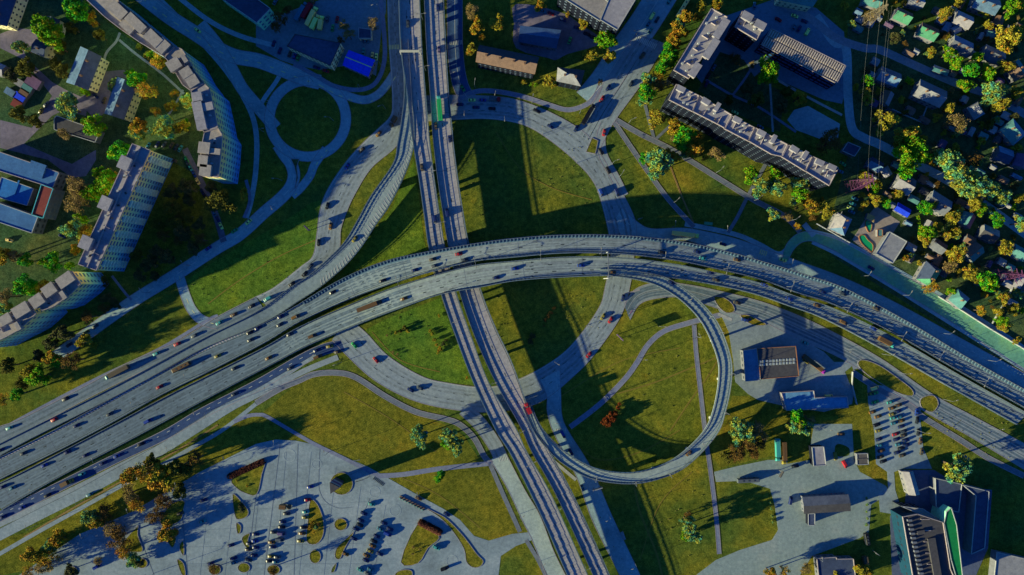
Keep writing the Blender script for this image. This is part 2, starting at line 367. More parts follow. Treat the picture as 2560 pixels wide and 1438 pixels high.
for (x0, y0), (x1, y1), n_, dx, dy in (((722, 1285), (688, 1405), 13, 19, -2), ((778, 1275), (765, 1355), 8, 19, -2), ((918, 1280), (882, 1350), 9, 18, 7), ((968, 1300), (925, 1395), 12, 18, 7), ((652, 1330), (648, 1395), 7, 19, -3), ((2203, 1040), (2215, 1150), 13, 16, -6), ((2250, 1020), (2268, 1125), 13, 15, -6)):
    for i in range(n_):
        x, y = x0 + (x1 - x0) * i / (n_ - 1), y0 + (y1 - y0) * i / (n_ - 1); line(bm_, [(x - dx * .55, y - dy * .55), (x + dx * .55, y + dy * .55)], .18, .114, 1)
struct(bm_.obj('bay_marking', M_PALE), 'painted bay lines between the parked cars')
# ---- streets (ground level)
Y = M_YEL; D_ = M_DARK; PL = M_PALE
croad('street', "330,-30 420,40 490,85 545,122 590,142 645,152 700,172 760,196 800,206", 36, A_NW, 'shaded street running down to the roundabout from the north-west', marks=((Y, .62, 4, 4, .5), (PL, .2, 1, 0, .2)), id='NW')
croad('street', "500,60 545,115 578,170 605,220 640,262 690,320", 30, A_NW, 'shaded street joining the roundabout from the west', marks=((PL, .8, 3, 4, .4),))
croad('service_road', "390,-10 470,70 560,170 618,260 640,330 640,420 628,500 615,545", 13, A_NW, 'narrow service road behind the curved apartment block', kerb=False)
croad('street', "430,-20 520,50 600,90 690,115", 12, A_NW, 'narrow lane beside the north street', kerb=False)
rc = [(769.5 + 95 * math.cos(a * math.pi / 24), 297 + 95 * math.sin(a * math.pi / 24)) for a in range(49)]
pr = [(769.5 + 108 * math.cos(a * math.pi / 24), 297 + 107 * math.sin(a * math.pi / 24), 769.5 + 83 * math.cos(a * math.pi / 24), 297 + 83 * math.sin(a * math.pi / 24)) for a in range(49)]
croad('street', "800,206 850,232 905,250 940,240 965,215 985,185", 20, A_NW, 'street linking the roundabout with the side road under the viaduct', marks=((Y, .85, 3.5, 3, .5),), id='NE1')
croad('street', "695,362 712,388 728,410 735,440 725,470 700,498 660,532 600,586 540,622 440,687 350,742 280,790 200,848 130,900", 30, A_NW, 'long shaded street from the roundabout past the slab tower', marks=((PL, .5, 5, 5, .3), (Y, .42, .01, 60, .3)), id='SW')
croad('street', "815,372 800,392 785,415 775,440 752,470 730,490", 20, A_NW, 'short roundabout branch beside the marked triangle', marks=((Y, .3, 2.5, 2, .5),))
road('street', pr, A_NW, 'circular roundabout carriageway with a grass centre', k=0, id='RB')
croad('street', "448,690 464,740 480,775 505,800 545,812", 24, A_NW, 'short link road to the motorway slip road', marks=((Y, .5, 4, 3, .3),))
croad('footpath', "712,165 690,205 665,240 648,268", 11, A_NW, 'straight path across the grass triangle', kerb=False)
croad('footpath', "735,160 790,190 835,215 890,225 930,215 952,185 962,140 960,80 952,0", 11, PATHM, 'footpath curving round the blue roofed shed', kerb=False)
croad('courtyard_lane', "462,372 480,410 510,470 540,540 555,590 560,605", 16, A_PUR, 'narrow lane lined with parked cars beside the slab tower', kerb=False)
croad('footpath', "0,1075 130,1005 260,938 400,872 520,800 545,790", 8, PATHM, 'shaded path on the verge of the motorway', kerb=False)
# side street under the viaduct and slip road N
road('street', [(968, -20, 1003, -20, ), (972, 100, 1005, 100), (978, 190, 1012, 190), (981, 250, 1015, 250), (976, 290, 1012, 300), (942, 325, 1000, 345), (905, 360, 985, 372), (865, 405, 927, 422), (820, 472, 885, 490), (800, 525, 865, 535), (792, 585, 852, 575), (782, 640, 848, 625), (752, 667, 822, 650), (685, 719, 770, 715), (640, 742, 680, 775)], A_ROAD, 'wide slip road curving under the west ramp', marks=((D_, .5, 3, 3, .3), (M_PALE, .04, 1, 0, .25)), id='N_street')
road('motorway_lane', [(640, 742, 662, 776), (560, 783, 580, 815), (525, 803, 545, 832), (440, 855, 455, 878), (322, 906, 336, 938), (212, 966, 224, 994), (57, 1045, 70, 1075), (0, 1066, 12, 1104), (-40, 1086, -25, 1124)], A_MAIN, 'northern slip lane of the motorway', marks=((D_, .03, 1, 0, .25),), id='A')
# east street K, L
croad('street', "1137,-20 1137,60 1138,120 1144,180 1156,225 1178,255", 38, asphalt_mat('shade_navy_asphalt', (.05, .11, .25)), 'shaded street along the eastern foot of the viaduct', marks=((PL, .5, 1, 0, .2),), id='EV')  # dark blue surface colour imitates shade lying on this street
croad('street', "1470,255 1515,200 1560,130 1610,60 1660,-20", 74, A_NW, 'wide northern avenue coming to the interchange', marks=((PL, .47, 1, 0, .3), (PL, .25, 3, 5, .25), (PL, .75, 3, 5, .25)), id='AV')
road('street', [(1000, 308, 1000, 250), (1070, 303, 1066, 240), (1132, 300, 1128, 238), (1210, 297, 1215, 240), (1280, 305, 1280, 247), (1330, 322, 1345, 268), (1387, 360, 1412, 300), (1442, 407, 1470, 340), (1480, 450, 1510, 400), (1500, 495, 1555, 480), (1522, 585, 1590, 560), (1526, 640, 1585, 640), (1512, 720, 1575, 715), (1497, 770, 1552, 790), (1440, 850, 1497, 872), (1385, 900, 1440, 935), (1297, 948, 1345, 1008), (1215, 968, 1225, 1030), (1115, 957, 1120, 1022), (1052, 940, 1025, 998), (970, 890, 935, 950), (915, 832, 868, 890), (870, 795, 830, 850)], A_ROAD, 'great ring road of the interchange at ground level', marks=((D_, .36, 3, 5, .3), (D_, .64, 3, 5, .3), (M_PALE, .03, 1, 0, .2)), id='RING')
road('street', [(1440, 330, 1500, 372), (1478, 265, 1535, 305), (1508, 208, 1600, 215), (1555, 132, 1640, 150), (1592, 82, 1665, 110)], A_ROAD, 'sunlit mouth of the northern avenue', marks=((D_, .5, 1, 0, .3), (D_, .3, 3, 5, .25), (D_, .75, 3, 5, .25)), id='AV2')
croad('street', "1512,310 1502,345 1508,390 1535,440 1560,490", 22, A_ROAD, 'slip lane from the avenue beside the ring road', id='SL')
road('street', [(1555, 520, 1530, 560), (1595, 556, 1570, 600), (1630, 572, 1640, 612), (1705, 570, 1700, 600), (1760, 578, 1755, 612), (1850, 600, 1845, 640), (1960, 640, 1945, 675), (2110, 695, 2095, 725), (2245, 760, 2225, 795), (2400, 845, 2380, 880), (2600, 955, 2570, 995)], A_NW, 'shaded street along the north side of the overpass', marks=((PL, .35, 3, 4, .3),), id='K')
croad('footpath', "1712,560 1790,575 1850,590 1900,612 1950,635 1985,600", 12, A_NW, 'shaded footpath beside the north street', kerb=False)
croad('boulevard', [(1962, 650, 16), (1975, 618, 22), (2000, 595, 24), (2035, 592, 24), (2090, 612, 30), (2145, 643, 36), (2245, 702, 38), (2400, 795, 40), (2480, 848, 42), (2600, 925, 42)], 36, LGRN, 'broad yellow green paved boulevard beneath the garden plots', kerb=True)
croad('street', "2035,590 2010,560", 14, A_NW, 'short driveway at the gardens', kerb=False)
croad('street', "2040,40 2085,105 2115,120 2120,240 2130,320 2160,345 2200,362 2290,410 2400,470 2570,590", 22, A_NW, 'shaded neighbourhood street past the ribbed roof school', kerb=False)
croad('street', "1960,10 2030,50 2090,95 2160,120 2200,125 2290,165 2400,212 2480,240 2570,290", 20, asphalt_mat('gravel_lane', (.25, .28, .32)), 'grey gravel lane through the house quarter', kerb=False)
croad('boulevard_shoulder', "2030,578 2090,594 2150,624 2255,682 2410,772 2600,895", 9, A_NW, 'blue grey shoulder along the upper edge of the boulevard', kerb=False)
croad('boulevard_shoulder', "2030,606 2085,632 2140,664 2240,724 2390,818 2600,950", 8, A_NW, 'blue grey shoulder along the lower edge of the boulevard', kerb=False)
# J
road('street', [(1560, 760, 1575, 800), (1590, 722, 1600, 760), (1650, 705, 1650, 745), (1720, 712, 1715, 745), (1800, 728, 1790, 770), (1905, 755, 1895, 800), (2010, 795, 1990, 845), (2120, 850, 2100, 895), (2215, 905, 2190, 950), (2330, 985, 2310, 1028), (2450, 1050, 2430, 1095), (2600, 1130, 2570, 1180)], A_MAIN, 'service road along the south side of the overpass', marks=((D_, .5, 1, 0, .2),), id='J')
croad('street', "2130,915 2170,905 2200,915", 20, A_MAIN, 'entrance apron of the fuel station', kerb=False)
croad('street', "2270,960 2290,1000 2285,1040", 26, A_MAIN, 'entrance to the crowded car park', kerb=False)
# P south
road('street', [(1350, 950, 1400, 925), (1367, 990, 1402, 985), (1368, 1030, 1405, 1040), (1385, 1085, 1422, 1080), (1440, 1190, 1478, 1170), (1480, 1300, 1530, 1290), (1530, 1400, 1580, 1395), (1570, 1480, 1620, 1480)], A_NW, 'shaded street leaving south beside the viaduct', marks=((PL, .8, 3, 4, .3),), id='PS')
croad('footpath', "1375,1145 1440,1200", 8, PATHL, 'path under the loop ramp', kerb=False)
road('street', [(1225, 1150, 1262, 1128), (1265, 1215, 1312, 1225), (1305, 1300, 1350, 1290), (1330, 1350, 1385, 1380), (1370, 1450, 1420, 1450)], asphalt_mat('viaduct_side_road', (.36, .45, .44)), 'pale side road along the foot of the viaduct', id='VS')
croad('street', "1160,1022 1200,1060 1235,1110 1250,1140", 34, A_ROAD, 'shaded road passing beneath the viaduct')
# E, H and paths
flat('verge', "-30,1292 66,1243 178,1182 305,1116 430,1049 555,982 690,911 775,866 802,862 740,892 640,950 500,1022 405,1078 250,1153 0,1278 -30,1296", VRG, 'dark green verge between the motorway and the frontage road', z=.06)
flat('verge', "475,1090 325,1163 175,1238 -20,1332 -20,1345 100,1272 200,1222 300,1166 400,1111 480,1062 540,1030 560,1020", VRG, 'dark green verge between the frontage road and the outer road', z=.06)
croad('lit_road_strip', "-20,1320 175,1228 325,1153 462,1088 560,1030 648,985 760,928 845,893", 14, A_ROAD, 'pale sunlit strip along the frontage road', kerb=False)  # sunlit part of the frontage road, drawn as its own paler strip
road('street', [(-30, 1293, -20, 1315), (0, 1278, 10, 1300), (250, 1153, 260, 1174), (405, 1078, 418, 1098), (500, 1022, 512, 1044), (640, 950, 650, 976), (740, 892, 752, 916), (802, 862, 815, 886), (852, 850, 862, 876)], A_SHADE, 'shaded frontage road south of the motorway', marks=((PL, .35, 3, 4, .25),), id='E')
croad('street', [(790, 888, 8), (700, 945, 14), (640, 982, 18), (560, 1025, 26), (480, 1075, 28), (400, 1125, 28), (300, 1180, 28), (200, 1235, 28), (100, 1285, 28), (-30, 1352, 28)], 26, A_LOT, 'pale outer road between two grass verges', id='H', kerb=False, marks=((D_, .97, 1, 0, .2),))
croad('earth_strip', "545,1062 440,1128 325,1192 180,1272 60,1343", 4.0, DIRT, 'thin strip of bare brown earth beside the outer road', kerb=False)
croad('footpath', "640,1010 555,1076 470,1125 400,1165 315,1208 200,1272 95,1330 -20,1396", 10, A_LOT, 'pale path beneath the outer road', kerb=False)
croad('cycle_path', "640,1008 700,972 747,952 785,936 840,932 890,944 965,992 1040,1030 1115,1048 1150,1062 1185,1095 1210,1140 1228,1160", 13, CYCLE, 'dark grey cycle path curving round the golden field', kerb=True)
croad('footpath', "585,1055 620,1040 648,1037 668,1042 740,1084 790,1112 860,1146 950,1192", 9, PATHM, 'path from the verge to the car park corner', kerb=False)
croad('footpath', "948,1190 1010,1186 1100,1172 1230,1158", 12, PATHM, 'straight path crossing the golden field', kerb=False)
croad('footpath', "1225,1160 1255,1230 1300,1330", 11, CYCLE, 'path between the golden field and the viaduct', kerb=False)
croad('footpath', "1315,1350 1345,1400 1370,1450", 10, CYCLE, 'path at the south end of the viaduct side road', kerb=False)
croad('cycle_path', "1130,262 1180,232 1230,228 1300,240 1370,262 1420,275 1465,262 1488,240 1500,215", 11, PATHM, 'path curving along the north side of the ring road', kerb=True)
croad('footpath', "1535,305 1575,365 1620,430 1672,500 1735,568", 11, CYCLE, 'straight path across the eastern meadow', kerb=True)
croad('footpath', "1540,300 1600,335 1680,375 1770,430 1880,498 1960,540 2000,580", 12, CYCLE, 'long diagonal path across the eastern meadow', kerb=True)
croad('footpath', "1603,215 1612,260 1632,335 1637,360", 8, CYCLE, 'narrow path under the orange trees', kerb=False)
croad('footpath', "1637,350 1680,310 1700,290", 7, CYCLE, 'short path to the stepped block', kerb=False)
croad('footpath', "1920,400 1870,490 1845,540 1820,582", 9, CYCLE, 'path linking the meadow with the north street', kerb=False)
croad('dirt_track', "1665,385 1700,480 1735,560", 4, DIRT, 'trodden earth track across the eastern meadow', kerb=False)
croad('footpath', "1425,1068 1500,1010 1560,950 1590,910 1620,862 1660,828 1720,808 1770,795 1800,788", 12, PATHM, 'curved path inside the loop ramp', kerb=True)
croad('footpath', "1735,812 1740,880 1750,970 1765,1100 1775,1170 1790,1290 1798,1385", 10, PATHM, 'straight path through the loop ramp meadow', kerb=True)
croad('footpath', "1795,785 1830,800", 8, PATHL, 'path stub crossing under the loop ramp', kerb=False)
croad('dirt_track', "1545,984 1640,955 1740,915 1800,890", 3.5, mat('trodden_grass', (.22, .17, .03), .2, .8), 'faint trodden track over the loop meadow', kerb=False, z=.032)
croad('dirt_track', "1675,1078 1720,1010 1770,940 1795,900", 3.5, MATS['trodden_grass'], 'faint second track over the loop meadow', kerb=False, z=.032)
croad('dirt_track', "1585,1210 1600,1280 1640,1380 1655,1438", 5, MATS['trodden_grass'], 'double wheel track in the southern meadow', kerb=False, z=.032)
croad('footpath', "2130,930 2200,975 2275,1015 2310,1045 2400,1100 2470,1145 2560,1190", 13, CYCLE, 'dark tiled path between the car park and the service road', kerb=True)
for s_ in ("1390,1000 1450,960 1560,900 1700,870", "1440,1110 1500,1150 1600,1130 1700,1075", "1240,330 1300,420 1380,470 1480,500", "520,760 600,700 700,640 790,600", "930,830 1000,900 1100,930", "1730,1180 1650,1260 1600,1400", "2340,1050 2400,1110 2500,1160", "860,980 980,1050 1090,1130", "1005,1195 1100,1240 1200,1320"):
    croad('dirt_track', s_, 2.2, MATS['trodden_grass'], 'faint trodden line across the grass', kerb=False, z=.032)
croad('footpath', "1885,160 1860,200 1815,260", 6, PATHM, 'path in the inner courtyard', kerb=False)
croad('footpath', "1765,200 1830,238 1900,270 1990,330", 6, PATHM, 'long path in the inner courtyard', kerb=False)
croad('footpath', "1935,195 2010,238 2105,288", 6, PATHL, 'pale path behind the ribbed roof school', kerb=False)
croad('footpath', "1925,210 1932,330", 5, PATHL, 'narrow courtyard path', kerb=False)
croad('footpath', "300,82 290,105 265,135 258,180", 6, PATHL, 'trodden path in the west courtyard', kerb=False)
croad('footpath', "298,100 340,135 400,180 450,225 460,235", 6, PATHL, 'pale diagonal path in the west courtyard', kerb=False)
croad('footpath', "458,225 430,275 400,310", 5, PATHL, 'short trodden path beside the curved block', kerb=False)
croad('footpath', "615,450 625,500 610,545", 8, PATHM, 'path along the curved block', kerb=False)
croad('footpath', "280,690 315,735 330,750", 6, PATHM, 'path beside the slab tower', kerb=False)
croad('verge_strip', "1560,735 1600,725", 3, KERB, 'kerbed splitter at the ring road', kerb=False)
for s_ in ("1465,380 1480,345 1495,352 1488,385",):
    flat('traffic_island', s_, GF, 'small triangular island at the avenue mouth', z=.14, kerb=True, raise_=.12)
flat('traffic_island', "728,398 748,398 742,418 745,445 738,470 742,440 736,415", GD, 'slim grass triangle below the roundabout', z=.14, kerb=True, raise_=.1)
flat('traffic_island', "1785,742 1810,745 1830,760 1835,778 1815,782 1795,765", GF, 'grass wedge beside the loop ramp', z=.14, kerb=True, raise_=.1, smooth=3)
flat('traffic_island', "1850,790 1870,788 1895,800 1915,812 1880,812", GF, 'grass sliver at the fuel station entrance', z=.14, kerb=True, raise_=.1, smooth=3)
flat('traffic_island', "2145,905 2160,900 2200,915 2250,950 2280,975 2278,990 2240,980 2180,945 2150,920", GF, 'long grass island beside the service road', z=.14, kerb=True, raise_=.1, smooth=3)
flat('traffic_island', "2300,1000 2315,990 2335,990 2345,1010 2330,1030 2305,1020", GF, 'rounded grass nose by the car park entrance', z=.14, kerb=True, raise_=.1, smooth=3)
# zebra crossings, stop lines, chevrons
def zebra(px, py, ang, n, pitch, ln, wd_, m, label):
    b = MB(); c = G(px, py); a = math.radians(ang); z = 0
    for i in range(n):
        t = (i - (n - 1) / 2) * pitch
        b.box((c.x + t * math.cos(a), c.y + t * math.sin(a), .185), (wd_, ln, .008), a)
    struct(b.obj('zebra_crossing', m), label)
ZZ = lambda *a: zebra(*a)
ZZ(985, 118, 3, 7, .95, 2.8, .45, M_YEL, 'yellow zebra crossing on the side street by the viaduct')
ZZ(1140, 107, 3, 8, 1.0, 2.6, .45, M_PALE, 'pale zebra crossing east of the viaduct')
ZZ(1615, 106, -25, 13, 1.05, 3.4, .5, M_PALE, 'wide zebra crossing over the northern avenue')
ZZ(716, 169, -25, 4, .9, 3, .4, M_PALE, 'small zebra crossing near the roundabout')
ZZ(947, 1203, -35, 8, .95, 2.2, .5, M_DARK, 'dark zebra crossing at the car park exit')
ZZ(1258, 1147, 15, 6, .95, 2.6, .5, M_PALE, 'zebra crossing beside the foot of the viaduct')
ZZ(1402, 1077, 5, 7, .95, 2.6, .5, M_PALE, 'zebra crossing on the shaded south street')
ZZ(1908, 632, -20, 4, 1.2, 3, .6, M_YEL, 'yellow zebra crossing on the north street')
# ================= labels by neighbourhood
LM = []          # landmarks: phrase, x, y (photo pixels)
PEND = []        # (object, description, x, y)
ORD = "zeroth first second third fourth fifth sixth seventh eighth ninth tenth eleventh twelfth thirteenth fourteenth fifteenth sixteenth seventeenth eighteenth nineteenth twentieth".split()
def landmark(s, x, y): LM.append((s, x, y))
def later(o, desc, x, y, fixed=None): PEND.append((o, desc, x, y, fixed))
def write_labels():
    groups = {}
    for o, desc, x, y, fixed in PEND:
        if fixed: where = fixed
        else:
            best = min(LM, key=lambda l: math.hypot(l[1] - x, l[2] - y)); dx, dy = x - best[1], best[2] - y
            if math.hypot(dx, dy) < 14: w = 'beside'
            else:
                k = round(math.degrees(math.atan2(dy, dx)) / 45) % 8
                w = ['east of', 'northeast of', 'north of', 'northwest of', 'west of', 'southwest of', 'south of', 'southeast of'][k]
            where = f"{w} {best[0]}"
        groups.setdefault((desc, where), []).append((x, y, o))
    for (desc, where), v in groups.items():
        v.sort(key=lambda q: (q[0], q[1]))
        for i, (x, y, o) in enumerate(v):
            if len(v) == 1: o['label'] = f"{desc} {where}"
            else: o['label'] = f"{ORD[i + 1] if i < 20 else 'later'} {desc} {where}, from the west"
# ================= elevated roads
DECKS = {}
def _wide(mk): return (mk[0], mk[1], mk[2], mk[3], mk[4] * 1.6)
def deck(id, name, label, cat, pairs, zs, m, marks=(), k=6, par=(1, 1), solid=(0, 0), pier=34, thick=1.1, pier_skip=()):
    zs = [max(.35, z * KZ) for z in zs]
    P5 = [tuple(a) + (z,) for a, z in zip(pairs, zs)]
    q = catmull(P5, k); rows = [(G(a, b, z), G(c, d, z)) for a, b, c, d, z in q]
    DECKS[id] = rows; STRIPS[id] = rows
    mid = rows[len(rows) // 2]; c0 = (mid[0] + mid[1]) / 2
    root = empty(name, (c0.x, c0.y, 0)); tag(root, label, cat)
    def rel(mb): mb.v = [(x - c0.x, y - c0.y, z) for x, y, z in mb.v]; return mb
    b = MB(); n = len(rows); vv = []
    for L, R in rows:
        ii = (R - L) * .12
        th = thick if L.z > 2 else .25
        vv += [tuple(L), tuple(R), (L.x, L.y, L.z - th * .45), (R.x, R.y, R.z - th * .45), (L.x + ii.x, L.y + ii.y, L.z - th), (R.x - ii.x, R.y - ii.y, R.z - th)]
    fs = []; mi = []
    for i in range(n - 1):
        a, c = 6 * i, 6 * i + 6
        fs += [(a, a + 1, c + 1, c), (a, c, c + 2, a + 2), (a + 2, c + 2, c + 4, a + 4), (a + 4, c + 4, c + 5, a + 5), (a + 5, c + 5, c + 3, a + 3), (a + 3, c + 3, c + 1, a + 1)]
        mi += [0, 1, 1, 1, 1, 1]
    b.v, b.f, b.m = vv, fs, mi
    rel(b).obj('deck', [m, CONC], root)
    for side in (0, 1):
        if not par[side]: continue
        pb = MB(); rb = MB()
        for i in range(n - 1):
            (L0, R0), (L1, R1) = rows[i], rows[i + 1]
            a, c = (L0, L1) if side == 0 else (R0, R1); o_, p_ = (R0, R1) if side == 0 else (L0, L1)
            d = (c - a); ln = d.length
            if ln < .01: continue
            inn = (o_ - a).normalized(); ang = math.atan2(d.y, d.x); mid_ = (a + c) / 2 + inn * .25
            sh = 1.4 if solid[side] and solid[side][0] <= i / n <= solid[side][1] else .35
            pb.box((mid_.x, mid_.y, mid_.z + sh / 2 - .05), (ln + .08, .5, sh + .1), ang)
            if a.z > .3:
                m2 = (a + c) / 2 + inn * .3
                rb.box((m2.x, m2.y, m2.z + 1.02), (ln + .05, .22, .36), ang)
                rb.box((m2.x, m2.y, m2.z + 1.7), (ln + .05, .10, .10), ang)
                cnt = max(1, int(ln / 1.6))
                for j in range(cnt):
                    pp = a.lerp(c, (j + .5) / cnt) + inn * .3; rb.box((pp.x, pp.y, pp.z + .9), (.16, .18, 1.7), ang)
        rel(pb).obj('parapet', CONC_B, root)
        if rb.f: rel(rb).obj('guard_rail', STEEL, root)
    gm = {}
    for mk in marks:
        mm, t, on, gap, w = _wide(mk); gm.setdefault(mm.name, (mm, MB())); dashes(gm[mm.name][1], rows, t, on, gap, w, .012)
    for mm, mb in gm.values():
        if mb.f: rel(mb).obj('lane_marking', mm, root)
    if id in 'CD':
        half = [j for j, (L, R) in enumerate(rows) if L.x < -60][-1]
        for seg, tm_ in ((rows[:half + 1], TRK_W), (rows[half:], TRK)):
            tm = MB()
            for t_ in (.24, .32, .46, .58, .74, .82): dashes(tm, seg, t_, 1, 0, 1.0, .005)
            rel(tm).obj('worn_lane', tm_, root)
    for i, (p, a) in enumerate(along(rows, .5, pier, pier * .6)):
        if p.z < 2.2 or i in pier_skip: continue
        j = min(range(n), key=lambda t: ((rows[t][0] + rows[t][1]) / 2 - p).length); w = (rows[j][1] - rows[j][0]).length
        if any(abs(p.z - 1.2 - z) < 99 and z < p.z - 3 and near for z, near in blocked(p, id)): continue
        pb = MB(); pb.box((p.x, p.y, (p.z - thick) / 2 - .05), (1.3, w * .42, p.z - thick + .1), a); pb.box((p.x, p.y, p.z - thick - .35), (1.5, w * .8, .8), a)
        rel(pb).obj('pillar', CONC, root)
    return root
def blocked(p, id):
    for k, rows in DECKS.items():
        if k == id: continue
        for L, R in rows:
            c = (L + R) / 2
            if math.hypot(c.x - p.x, c.y - p.y) < (L - R).length / 2 + 1.5: yield c.z, True; break
def pair(s): return [tuple(q) for q in P(s)]
ML = "997,-40 997,0 1002,125 1016,225 1026,320 1033,365 1047,450 1060,540 1072,622 1102,735 1140,845 1185,962 1240,1078 1280,1143 1355,1295 1417,1438 1450,1505"
MR = "1048,-40 1050,0 1056,125 1064,225 1072,320 1076,365 1087,450 1100,540 1114,622 1142,735 1180,845 1224,960 1290,1070 1317,1128 1380,1240 1470,1438 1500,1505"
M2L = "1058,-40 1060,0 1066,125 1074,225 1080,320 1084,365 1094,450 1108,540 1122,622 1150,735 1188,845 1238,955 1302,1070 1328,1128 1391,1240 1482,1438 1512,1505"
M2R = "1108,-40 1110,0 1116,125 1122,225 1131,320 1135,365 1146,450 1160,540 1172,605 1203,725 1240,820 1282,910 1338,1065 1375,1128 1440,1250 1525,1438 1555,1505"
zz = [9.5] * 12 + [9.3, 9, 8.5, 7.8, 7.4]
jn = lambda a, b: [tuple(p + q) for p, q in zip(P(a), P(b))]
deck('M1', 'viaduct', 'western carriageway of the long north-south viaduct with dark stripes', 'viaduct', jn(ML, MR), zz, A_VIA, ((D_, .5, 3, 6, .25), (M_PALE, .06, 1, 0, .2)), par=(1, 1), solid=((0, .2), 0))
deck('M2', 'viaduct', 'eastern carriageway of the long north-south viaduct', 'viaduct', jn(M2L, M2R), zz, A_VIA, ((D_, .52, 3, 6, .25), (D_, .93, 1, 0, .2)))
deck('N', 'ramp_bridge', 'curving west ramp from the viaduct down to the motorway', 'ramp bridge', pair_ := [(1003, 100, 1022, 100), (1010, 225, 1030, 225), (1003, 300, 1036, 315), (993, 360, 1034, 368), (982, 410, 1014, 432), (927, 490, 975, 512), (895, 548, 940, 562), (863, 602, 903, 619), (825, 642, 860, 668), (770, 690, 800, 719), (720, 722, 750, 752), (640, 780, 660, 808), (500, 850, 520, 868), (375, 918, 395, 936), (250, 984, 262, 1006), (57, 1080, 70, 1102), (-40, 1128, -20, 1152)],
     [9.44, 9.44, 9.4, 9.2, 8.7, 7.5, 6.4, 5.3, 4.1, 2.8, 1.9, .95, .55, .5, .48, .46, .44], A_DECK, ((D_, .5, 1.2, 6, .25),), solid=(0, 0))
cC = "-40,1162,-15,1208 0,1142,26,1187 125,1080,150,1126 250,1012,276,1060 375,943,401,990 500,874,525,929 640,817,660,859 730,770,750,805 855,697,880,746 965,652,985,708 1077,627,1090,677 1177,610,1187,654 1280,596,1285,644 1405,587,1407,634 1555,588,1548,636 1692,602,1682,651 1805,625,1790,673 1919,657,1899,699 2015,687,1995,734 2110,720,2085,763 2270,805,2240,838 2420,895,2390,925 2600,995,2570,1026"
zC = [.4, .4, .42, .45, .5, .9, 1.8, 3.6, 7.5, 11, 14, 16, 17, 17, 16.5, 15, 13, 11, 9, 7.2, 4.6, 2.4, .6]
deck('C', 'overpass', 'northern carriageway of the great curved overpass with a toothed outer barrier', 'overpass', pair(','.join([]) or cC), zC, A_DECK, ((D_, .52, 3, 9, .3), (D_, .14, 1, 0, .2), (D_, .9, 1, 0, .2)), pier=30)
cD = "-30,1220,5,1277 35,1190,66,1240 150,1131,178,1178 276,1065,305,1112 401,998,430,1045 525,936,555,978 660,868,690,907 750,816,775,863 890,755,915,804 985,718,1005,770 1090,686,1104,736 1187,662,1195,720 1285,652,1288,703 1407,642,1407,694 1548,643,1542,690 1682,659,1668,695 1790,681,1775,711 1899,707,1883,735 1995,742,1973,766 2085,771,2060,798 2240,846,2210,876 2390,933,2360,961 2570,1034,2540,1062"
deck('D', 'overpass', 'southern carriageway of the great curved overpass with lane arrows', 'overpass', pair(cD), zC, A_DECK, ((D_, .35, 3, 8, .3), (D_, .68, 3, 8, .3), (D_, .05, 1, 0, .2), (D_, .94, 1, 0, .2)), pier=30)
cO = "1500,688,1500,672 1540,692,1545,673 1605,703,1620,682 1655,721,1675,698 1710,758,1742,745 1757,812,1794,806 1791,890,1825,886 1796,945,1829,947 1783,1022,1814,1027 1757,1080,1790,1088 1694,1140,1717,1165 1631,1170,1645,1198 1567,1181,1570,1210 1492,1171,1480,1198 1430,1140,1416,1166 1387,1105,1372,1128 1352,1064,1334,1080 1326,1005,1306,1018"
deck('O', 'loop_ramp', 'curling loop ramp from the overpass round to the viaduct', 'loop ramp', pair(cO), [16.9, 16.7, 16.0, 15.2, 14, 13, 12.3, 11.8, 11.2, 10.9, 10.5, 10.2, 10, 9.9, 9.8, 9.7, 9.6, 9.56], A_DECK, ((D_, .1, 1, 0, .15), (D_, .9, 1, 0, .15)), pier=24)
# toothed outer barrier of the overpass, arrows, chevrons, hatched strip
oc = [o for o in bpy.data.objects if o.name.startswith('overpass') and o.parent is None]
def child_mesh(mb, name, m, root):
    l = root.location; mb.v = [(x - l.x, y - l.y, z - l.z) for x, y, z in mb.v]; return mb.obj(name, m, root)
tb = MB()
for p, a in along(DECKS['C'], 0, 2.1):
    if p.x > -125: tb.box((p.x + math.sin(a) * .9, p.y - math.cos(a) * .9, p.z + .5), (.7, 1.9, .9), a)
for (L0, R0), (L1, R1) in zip(DECKS['C'], DECKS['C'][1:]):
    if L0.x > -125: d_ = L1 - L0; tb.box(((L0.x + L1.x) / 2, (L0.y + L1.y) / 2, L0.z + .2), (d_.length + .1, .3, .4), math.atan2(d_.y, d_.x))
child_mesh(tb, 'barrier', CONC_B, oc[0])
wk = MB()
for i in range(len(DECKS['C']) - 1):
    (L0, R0), (L1, R1) = DECKS['C'][i], DECKS['C'][i + 1]
    if L0.x < -120: continue
    q = [L0.lerp(R0, .05), L0.lerp(R0, .19), L1.lerp(R1, .19), L1.lerp(R1, .05)]
    wk.add([(v.x, v.y, v.z + .02) for v in q], [(0, 1, 2, 3)])
child_mesh(wk, 'walkway', CONC_B, oc[0])
def arrow(mb, rows, t, x_at, lift=.014, bent=0):
    j = min(range(1, len(rows) - 1), key=lambda i: abs(rows[i][0].x - x_at)); p = rows[j][0].lerp(rows[j][1], t)
    a, b = rows[j - 1][0], rows[j + 1][0]; d = Vector((b.x - a.x, b.y - a.y, 0)).normalized(); n_ = Vector((-d.y, d.x, 0))
    if d.x < 0: d = -d; n_ = -n_
    z = p.z + lift
    def q(u, v): w = p + d * u + n_ * v; return (w.x, w.y, z)
    mb.add([q(-2.6, -.12), q(1, -.12), q(1, .12), q(-2.6, .12)], [(0, 1, 2, 3)])
    mb.add([q(1, -.55), q(3, 0 if not bent else -.9), q(1, .55)], [(0, 1, 2)])
